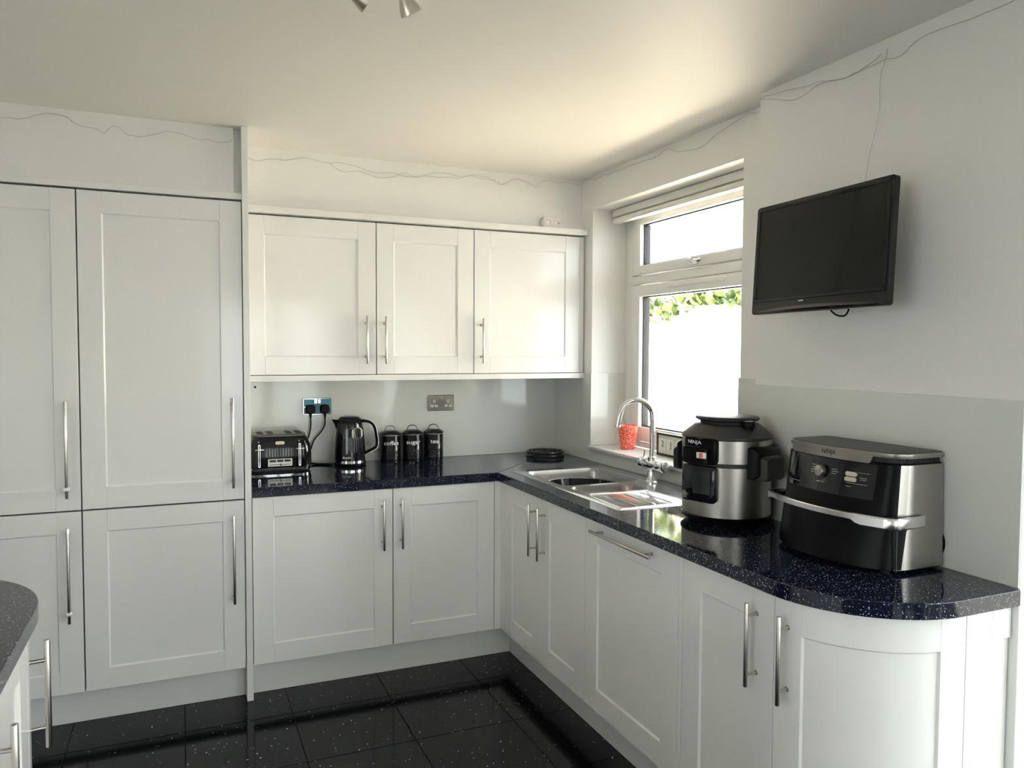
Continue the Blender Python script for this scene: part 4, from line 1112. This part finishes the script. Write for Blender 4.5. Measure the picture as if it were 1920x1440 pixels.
flin(yc-0.098, yc-0.133, 1.1655, 0.001); flin(yc-0.070, yc-0.131, 1.1350, 0.001); flin(yc-0.106, yc-0.126, 1.152, 0.0014); flin(yc-0.108, yc-0.126, 1.147, 0.0014)
flin(yc+0.034, yc+0.006, 1.125, 0.0016); flin(yc+0.150, yc+0.105, 1.112, 0.002); flin(yc-0.07, yc-0.085, 1.126, 0.0014)
# wrap-around drawer handle
def hring(u):
    return u
path_h = []
z_h = 1.050
bm = B(); rings = []
n = 34
for k in range(n+1):
    s = k/n
    # left return, front sweep, right return
    uu = 1-2*s; q = abs(uu)
    y = yc+(0.2155+0.014)*max(-1, min(1, uu*1.0)); x = Xf(z_h)-0.034-0.050*(1-min(1, q)**2.2)
    path_h.append((x, y))
path_h = [(-0.250, yc+0.222), (-0.285, yc+0.232), (-0.315, yc+0.236)] + path_h[1:-1] + [(-0.314, yc-0.2290), (-0.296, yc-0.2300), (-0.255, yc-0.229), (-0.215, yc-0.226), (-0.198, yc-0.2175)]
for i, (x, y) in enumerate(path_h):
    p = Vector((x, y, 0)); a_ = Vector((*path_h[max(i-1, 0)], 0)); b_ = Vector((*path_h[min(i+1, len(path_h)-1)], 0))
    d_ = (b_-a_).normalized(); nn = Vector((d_.y, -d_.x, 0))
    if (p-Vector((-0.2, yc, 0))).dot(nn) < 0: nn = -nn
    u = (y-yc)/0.2295
    hz = 0.0090 + 0.0065*min(1.0, max(0.0, (-0.55-u)/0.05, (u-0.93)/0.04))
    th = 0.0045
    zc_ = z_h+0.0045-(hz-0.009)*0.85
    rings.append([p+nn*th+Vector((0, 0, zc_+hz*0.75)), p+nn*th*0.3+Vector((0, 0, zc_+hz)), p-nn*th+Vector((0, 0, zc_+hz)), p-nn*th+Vector((0, 0, zc_-hz)), p+nn*th*0.3+Vector((0, 0, zc_-hz)), p+nn*th+Vector((0, 0, zc_-hz*0.75))])
loft(bm, rings); obj('handle', bm, 'handle_steel', dw, True)
bm = B()
for s in (-1, 1): box(bm, (-0.285, yc+s*0.214, z_h-0.008), (-0.262, yc+s*0.226, z_h+0.008))
for yy in (-0.12, 0.0, 0.12):
    p = onf(yc+yy, z_h, 0.0); box(bm, (p.x-0.017, p.y-0.02, z_h-0.004), (p.x+0.002, p.y+0.02, z_h+0.004))
obj('handle_mount', bm, 'blackplastic', dw)
bm = B(); tube(bm, smooth_path([(-0.111, yc-0.196, 1.01), (-0.1085, yc-0.206, 0.995), (-0.1085, yc-0.210, 0.975), (-0.1085, yc-0.206, 0.955), (-0.111, yc-0.196, 0.94)], 5), 0.003, 8); obj('power_cord', bm, 'blackplastic', t, True)

# ------------------------------------------------------------------ pressure cooker
kx, ky = -0.263, -1.852
t = thing('pressure_cooker', 'round steel multi cooker with domed dark lid between the sink and air fryer', 'cooker', (kx, ky, 0.91))
Fv = Vector((-0.962, -0.275, 0)).normalized(); Sv = Vector((0.275, -0.962, 0)).normalized(); Zv = Vector((0, 0, 1))
C = Vector((kx, ky, 0)); RC = 0.150; nC = 72
bm = B(); lathe(bm, [(0.128, 0.9105), (0.131, 0.918), (0.142, 0.922), (0.1535, 0.930), (0.1545, 0.936), (0.150, 0.939)], (kx, ky), nC); obj('base', bm, 'blackplastic', t, True)
bm = B(); lathe(bm, [(RC-0.002, 0.939), (RC, 0.941), (RC, 1.108), (RC-0.002, 1.110)], (kx, ky), nC); obj('lower_shell', bm, 'steel', t, True)
bm = B(); lathe(bm, [(RC-0.003, 1.110), (RC-0.003, 1.121)], (kx, ky), nC); obj('seam_band', bm, 'blackmatt', t, True)
bm = B(); lathe(bm, [(RC-0.002, 1.121), (RC+0.001, 1.123), (RC+0.001, 1.198), (RC-0.001, 1.200)], (kx, ky), nC); obj('upper_shell', bm, 'steel', t, True)
bm = B(); lathe(bm, [(RC, 1.200), (RC+0.003, 1.201), (RC+0.003, 1.208), (RC-0.003, 1.214), (0.112, 1.243), (0.106, 1.246), (0.100, 1.247)], (kx, ky), nC); ld = obj('lid', bm, 'charcoal', t, True)
bm = B(); lathe(bm, [(0.090, 1.247), (0.092, 1.254), (0.100, 1.258), (0.107, 1.262), (0.108, 1.267), (0.104, 1.271), (0.098, 1.2725), (0.001, 1.2735)], (kx, ky), nC); obj('lid_cap', bm, 'charcoal', ld, True)
vp = C+Fv*0.035+Sv*0.108
bm = B(); cyl(bm, vp+Zv*1.238, vp+Zv*1.262, 0.022, n=24, bev=0.003); cyl(bm, vp+Zv*1.232, vp+Zv*1.24, 0.017, n=20); obj('pressure_valve', bm, 'blackplastic', ld, True)
bm = B(); cyl(bm, vp+Zv*1.262, vp+Zv*1.2635, 0.017, n=24); obj('valve_cap', bm, 'steel', ld, True)
# control module (curved box in front)
aF = math.atan2(Fv.y, Fv.x)
def module(z0, z1, half, r0, r1, rad, nm, m_, par, bev=0.004, n=14):
    """box bent round the body, rounded corners in elevation"""
    bm = B(); W_ = half*2*r1
    pts = rrect(W_, z1-z0, rad, 6)
    def ring(r, ins):
        out = []
        for a, c_ in rrect(W_-2*ins, z1-z0-2*ins, max(rad-ins, 0.001), 6):
            th = aF + a/r1
            out.append((kx+r*math.cos(th), ky+r*math.sin(th), (z0+z1)/2+c_))
        return out
    V = [ring(r0, 0), ring(r1-bev, 0), ring(r1-bev*0.3, bev*0.3), ring(r1, bev)]
    vs = [[bm.verts.new(p) for p in r] for r in V]
    for a, d_ in zip(vs, vs[1:]):
        for k in range(len(a)): bm.faces.new((a[k], a[(k+1) % len(a)], d_[(k+1) % len(a)], d_[k]))
    bm.faces.new(vs[0][::-1])
    # front cap: strips so that it follows the curve
    top_ = vs[-1]; N4 = len(top_)//4
    q1, q2, q3, q4 = top_[0:N4], top_[N4:2*N4], top_[2*N4:3*N4], top_[3*N4:]
    left = q2[::-1]; 
    upper = q1 + q2; lower = q4[::-1] + q3[::-1]
    for k in range(len(upper)-1):
        a, b_, c_, d_ = upper[k], upper[k+1], lower[k+1], lower[k]
        bm.faces.new((a, b_, c_, d_))
    return obj(nm, bm, m_, par, True)
mod = module(0.990, 1.113, 0.44, RC-0.004, RC+0.020, 0.018, 'control_module', 'black', t)
bm = B()
for k in range(1):
    pass
bm.free()
mod2 = module(1.117, 1.206, 0.44, RC-0.004, RC+0.012, 0.016, 'lid_clasp', 'blackplastic', t)
def bent(a0, a1, z0, z1, r0, r1, nm, m_, par, n=12, bev=0.002):
    bm = B(); R_ = []
    for i in range(n+1):
        th = aF+a0+(a1-a0)*i/n
        e = bev if i in (0, n) else 0
        c_, s_ = math.cos(th), math.sin(th)
        R_.append([(kx+r0*c_, ky+r0*s_, z0), (kx+(r1-bev-e)*c_, ky+(r1-bev-e)*s_, z0), (kx+(r1-e)*c_, ky+(r1-e)*s_, z0+bev), (kx+(r1-e)*c_, ky+(r1-e)*s_, z1-bev), (kx+(r1-bev-e)*c_, ky+(r1-bev-e)*s_, z1), (kx+r0*c_, ky+r0*s_, z1)])
    loft(bm, R_); return obj(nm, bm, m_, par, True)
bent(-0.36, 0.25, 1.120, 1.172, RC, RC+0.026, 'clasp_grip', 'blackplastic', mod2)
bent(-0.34, 0.05, 1.174, 1.177, RC+0.005, RC+0.022, 'clasp_edge', 'charcoal', mod2)
sl = bent(0.03, 0.23, 1.140, 1.160, RC+0.02, RC+0.0275, 'mode_slider', 'clear', mod2, bev=0.001)
bent(0.085, 0.165, 1.142, 1.158, RC+0.02, RC+0.029, 'slider_marker', 'orange', mod2, bev=0.001)
bent(-0.08, 0.30, 1.020, 1.098, RC+0.018, RC+0.0205, 'display', 'darkgrey', mod, bev=0.0003)
pk = Vector((kx+(RC+0.019)*math.cos(aF-0.22), ky+(RC+0.019)*math.sin(aF-0.22), 1.014)); nk2 = Vector((math.cos(aF-0.22), math.sin(aF-0.22), 0))
bm = B(); cyl(bm, pk, pk+nk2*0.010, 0.0165, n=26); obj('dial_collar', bm, 'black', mod, True)
bm = B(); cyl(bm, pk, pk+nk2*0.016, 0.0135, 0.0128, n=28, bev=0.001); obj('dial', bm, 'steel', mod, True)
def wc(ac, zc, r):
    def f(a, c_, d):
        th = ac+a/r
        return Vector((kx+(r+d)*math.cos(th), ky+(r+d)*math.sin(th), zc+c_))
    return f
text('lettering', 'NINJA', 'text_white', mod2, (0, 0, 0), (1, 0, 0), (0, 0, 1), 0.017, 0.0003, sx=1.3, warp=wc(aF-0.10, 1.190, RC+0.0126))
# warning triangle printed on the shell
aT = math.atan2(-0.777, -0.63)-0.08
bm = B(); pr = []
for q in range(3):
    a = PI/2+q*2*PI/3; pr.append(wc(aT, 0.958, RC+0.0004)(0.009*math.cos(a), 0.009*math.sin(a), 0))
tube(bm, pr, 0.0006, 5, closed=True); obj('warning_mark', bm, 'text_grey', t)
# side handles
for s in (1, -1):
    D_ = Sv*s; T_ = Zv.cross(D_)
    bm = B()
    def hr(r, w_, z0, z1): return [C+D_*r+T_*w_/2*a+Zv*z for a, z in ((1, z0), (0.85, z0-0.004), (-0.85, z0-0.004), (-1, z0), (-1, z1), (-0.85, z1+0.006), (0.85, z1+0.006), (1, z1))]
    loft(bm, [hr(0.120, 0.150, 1.076, 1.178), hr(0.150, 0.140, 1.078, 1.174), hr(0.164, 0.126, 1.084, 1.166), hr(0.170, 0.116, 1.092, 1.158)])
    sh = obj('side_handle', bm, 'blackplastic', t, True)
    bm = B()
    loft(bm, [hr(0.150, 0.112, 1.072, 1.146), hr(0.186, 0.108, 1.074, 1.142), hr(0.192, 0.100, 1.080, 1.136)])
    obj('handle_grip', bm, 'blackmatt', sh, True)

# ------------------------------------------------------------------ ceiling spot bar
t = thing('ceiling_spotlight', 'ceiling spotlight bar with satin metal lamp heads pointing down', 'ceiling light', (-1.56, -2.32, H))
bm = B(); lathe(bm, [(0.05, H-0.0005), (0.05, H-0.018), (0.046, H-0.022), (0.001, H-0.022)], (-1.60, -2.36), 32); obj('ceiling_rose', bm, 'spot', t, True)
bm = B(); cyl(bm, (-1.60, -2.36, H-0.02), (-1.60, -2.36, H-0.055), 0.007, n=12); cyl(bm, (-1.74, -2.36, H-0.055), (-1.46, -2.36, H-0.055), 0.008, n=14, bev=0.001); obj('bar', bm, 'spot', t, True)
def lamp(top, axis, L_, r_, j):
    top, axis = Vector(top), Vector(axis).normalized(); x, y, d_ = frame_of(axis)
    def rg(a, r): return [top+d_*a+(x*math.cos(2*PI*k/32)+y*math.sin(2*PI*k/32))*r for k in range(32)]
    bm = B(); loft(bm, [rg(0, r_*0.42), rg(0.004, r_*0.50), rg(L_*0.35, r_*0.66), rg(L_*0.7, r_*0.88), rg(L_, r_), rg(L_+0.0012, r_*0.97), rg(L_-0.003, r_*0.90), rg(L_*0.4, r_*0.55)]); h = obj('lamp_head', bm, 'spot', t, True)
    bm = B(); loft(bm, [rg(L_*0.72, r_*0.62), rg(L_*0.80, r_*0.80), rg(L_*0.86, r_*0.78), rg(L_*0.9, r_*0.5)]); obj('bulb', bm, 'clear', h, True)
    bm = B(); cyl(bm, top-d_*0.020, top+d_*0.003, r_*0.40, n=16); cyl(bm, top-d_*0.018, Vector(j), 0.005, n=10); obj('lamp_holder', bm, 'darkgrey', t, True)
def lampc(centre, axis, L_, r_, j):
    a = Vector(axis).normalized(); lamp(Vector(centre)-a*L_, axis, L_, r_, j)
lampc((-1.522, -2.303, 2.246), (0.565, 0.30, -0.85), 0.040, 0.0250, (-1.545, -2.36, H-0.055))
lampc((-1.613, -2.277, 2.268), (0.90, 0.05, -0.42), 0.048, 0.0290, (-1.665, -2.36, H-0.055))

# ------------------------------------------------------------------ fairy light wires
def wire(name, lab, paths, r, led_every=5, nrm=(0, -1, 0), hooks=()):
    t = thing(name, lab, 'string lights', paths[0][0], 'wire string lights')
    leds = B()
    for P in paths:
        bm = B(); Q = smooth_path(P, 4); tube(bm, Q, r, 5); obj('wire', bm, 'wire', t)
        for i in range(3, len(Q), led_every*4):
            bmesh.ops.create_icosphere(leds, subdivisions=1, radius=r*1.9, matrix=Matrix.Translation(Q[i]))
    obj('bead', leds, 'led', t)
    for h_ in hooks:
        bm = B(); p = Vector(h_); n_ = Vector(nrm); cyl(bm, p, p-n_*0.006, 0.003, n=8); cyl(bm, p+Vector((0, 0, 0.006)), p+Vector((0, 0, -0.006)), 0.0012, n=6); obj('hook', bm, 'clear', t)
yl = -0.581
wl = [(-2.68, 2.350), (-2.64, 2.356), (-2.601, 2.352), (-2.58, 2.356), (-2.558, 2.353), (-2.524, 2.361), (-2.489, 2.377), (-2.454, 2.388), (-2.419, 2.386), (-2.387, 2.378), (-2.366, 2.36), (-2.33, 2.35), (-2.294, 2.348), (-2.266, 2.333), (-2.253, 2.349), (-2.234, 2.364), (-2.21, 2.36), (-2.188, 2.338), (-2.164, 2.337), (-2.141, 2.333), (-2.097, 2.346), (-2.062, 2.359), (-2.044, 2.367), (-1.989, 2.363), (-1.959, 2.355), (-1.919, 2.345), (-1.893, 2.352), (-1.852, 2.344), (-1.81, 2.35), (-1.795, 2.362)]
wire('string_light', 'fine wire string lights along the bulkhead above the tall cupboards', [[(x, yl, z) for x, z in wl]], 0.00075)
ym = -0.3005
m1 = [(-1.73, 2.385), (-1.71, 2.365), (-1.678, 2.354), (-1.643, 2.362), (-1.615, 2.37), (-1.585, 2.371), (-1.549, 2.369), (-1.518, 2.377), (-1.477, 2.389), (-1.441, 2.388), (-1.392, 2.38), (-1.35, 2.377), (-1.306, 2.384), (-1.268, 2.38), (-1.217, 2.373), (-1.166, 2.357), (-1.114, 2.352), (-1.049, 2.361), (-1.014, 2.354), (-0.969, 2.348), (-0.92, 2.353), (-0.874, 2.367), (-0.832, 2.379), (-0.777, 2.382), (-0.735, 2.378), (-0.684, 2.372), (-0.635, 2.387), (-0.577, 2.387), (-0.533, 2.378), (-0.489, 2.355), (-0.444, 2.361), (-0.414, 2.386), (-0.369, 2.39), (-0.323, 2.378), (-0.277, 2.365), (-0.246, 2.385), (-0.199, 2.4), (-0.152, 2.393), (-0.09, 2.398), (-0.02, 2.39)]
m2 = [(-1.35, 2.377), (-1.318, 2.355), (-1.281, 2.342), (-1.243, 2.348), (-1.205, 2.351), (-1.166, 2.342), (-1.114, 2.329), (-1.062, 2.337), (-1.014, 2.354), (-0.982, 2.365), (-0.928, 2.349), (-0.874, 2.362), (-0.819, 2.359), (-0.749, 2.366), (-0.706, 2.362), (-0.649, 2.383), (-0.592, 2.375), (-0.518, 2.374), (-0.474, 2.356), (-0.429, 2.374), (-0.369, 2.387), (-0.292, 2.358), (-0.246, 2.365)]
wire('string_light', 'two twisted wire string lights along the bulkhead above the wall cupboards', [[(x, ym, z-0.006) for x, z in m1], [(x, ym-0.001, z-0.006) for x, z in m2]], 0.0008, 4, hooks=((-1.48, ym, 2.386), (-0.62, ym, 2.384)))
w1 = [(-0.322, 2.402), (-0.357, 2.405), (-0.427, 2.39), (-0.483, 2.387), (-0.526, 2.4), (-0.58, 2.383), (-0.632, 2.389), (-0.708, 2.383), (-0.781, 2.388), (-0.852, 2.383), (-0.92, 2.383), (-0.973, 2.376), (-1.029, 2.382), (-1.07, 2.394), (-1.112, 2.387), (-1.164, 2.365), (-1.23, 2.354), (-1.286, 2.346), (-1.358, 2.344), (-1.403, 2.361), (-1.443, 2.373), (-1.493, 2.381), (-1.541, 2.389), (-1.587, 2.397), (-1.632, 2.403), (-1.662, 2.394), (-1.76, 2.39)]
wire('string_light', 'fine wire string lights on the wall above the window', [[(-0.0025, y, z) for y, z in w1]], 0.00075, 5, (-1, 0, 0), hooks=((-0.0025, -0.99, 2.380), (-0.0025, -1.645, 2.398)))
xt = TX-0.003
t1 = [(-1.803, 2.389), (-1.824, 2.394), (-1.859, 2.388), (-1.924, 2.383), (-1.986, 2.373), (-2.033, 2.367), (-2.079, 2.365), (-2.135, 2.35), (-2.188, 2.343), (-2.229, 2.345), (-2.268, 2.354), (-2.297, 2.36), (-2.319, 2.371)]
t2 = [(-1.804, 2.389), (-1.873, 2.369), (-1.937, 2.347), (-1.975, 2.339), (-2.022, 2.344), (-2.068, 2.356), (-2.124, 2.354), (-2.178, 2.343), (-2.219, 2.346), (-2.269, 2.346), (-2.307, 2.349), (-2.335, 2.35), (-2.372, 2.341), (-2.398, 2.347), (-2.424, 2.361), (-2.457, 2.37), (-2.506, 2.37), (-2.553, 2.367), (-2.598, 2.363), (-2.642, 2.364), (-2.683, 2.363), (-2.755, 2.370)]
t3 = [(-2.338, 2.377), (-2.335, 2.35), (-2.321, 2.324), (-2.315, 2.28), (-2.316, 2.233), (-2.312, 2.188), (-2.303, 2.151), (-2.293, 2.115), (-2.284, 2.085), (-2.279, 2.055), (-2.275, 2.03), (-2.272, 1.99)]
wire('string_light', 'fine wire string lights on the wall above the television with a lead hanging down', [[(xt, y, z) for y, z in P] for P in (t1, t2, t3)], 0.00075, 5, (-1, 0, 0), hooks=((xt, -2.335, 2.378), (xt, -1.815, 2.392)))

# ------------------------------------------------------------------ outside
bm = B(); box(bm, (0.28, -2.55, -0.22), (9.0, 9.0, -0.12)); struct('ground_outside', bm, 'paving')
bm = B(); box(bm, (0.28, -9.0, -0.22), (9.0, -2.55, -0.12)); struct('ground_patio', bm, 'dark_ground')
bm = B(); box(bm, (-12.0, -14.0, -0.22), (0.28, -6.45, -0.12)); box(bm, (-12.0, -6.45, -0.22), (-4.45, 9.0, -0.12)); box(bm, (0.28, -14, -0.22), (9.0, -9.0, -0.12)); struct('ground_rear', bm, 'dark_ground')
t = thing('garden_wall', 'sunlit cream rendered garden wall outside the window', 'wall', (2.1, 0, -0.12))
bm = B(); box(bm, (2.02, -2.4, -0.12), (2.22, 7.0, 1.90), 0.004); obj('rendered_wall', bm, 'render', t)
bm = B(); box(bm, (1.99, -2.42, 1.90), (2.25, 7.02, 1.935), 0.004); obj('coping', bm, 'render', t)
t = thing('ivy', 'green and yellow ivy hanging over the top of the garden wall', 'plant', (2.0, 1.4, 1.95))
def leaf_mesh(m_):
    bm = B(); P_ = [(0, 0), (0.018, 0.006), (0.030, 0.024), (0.020, 0.036), (0.022, 0.050), (0.0, 0.072), (-0.022, 0.050), (-0.020, 0.036), (-0.030, 0.024), (-0.018, 0.006)]
    c_ = bm.verts.new((0, 0.032, 0.006)); vs = [bm.verts.new((x, y, -0.004*abs(x)/0.03)) for x, y in P_]
    for i in range(len(vs)): bm.faces.new((c_, vs[i], vs[(i+1) % len(vs)]))
    me = bpy.data.meshes.new('leaf'); bm.to_mesh(me); bm.free(); me.materials.append(M[m_]); return me
lms = [leaf_mesh('leaf'), leaf_mesh('leafy')]
bm = B()
for q in range(3):
    tube(bm, [(1.98-0.01*q, -0.2+0.22*i, 1.93+0.03*math.sin(i*1.3+q)) for i in range(16)], 0.006, 6)
obj('stem', bm, 'stem', t)
for k in range(290):
    y = random.uniform(0.55, 2.40)
    g_ = 0.75+0.45*math.sin(y*4.1+0.5)+0.3*math.sin(y*9.0)
    if y > 1.62: z = random.uniform(1.74, 2.04)
    else: z = 1.90+random.uniform(-0.10, 0.08)*max(0.35, g_)
    o = bpy.data.objects.new('leaf', lms[1 if random.random() < (0.35 if y > 1.75 else 0.6) else 0]); COL.objects.link(o)
    o.parent = t; o.matrix_parent_inverse = Matrix.Translation(-Vector(t.location))
    o.location = (random.uniform(1.90, 1.985), y, z)
    o.rotation_euler = (random.uniform(0.6, 2.6), random.uniform(-0.6, 0.6), random.uniform(0, 2*PI)); s = random.uniform(0.95, 1.6); o.scale = (s, s, s)
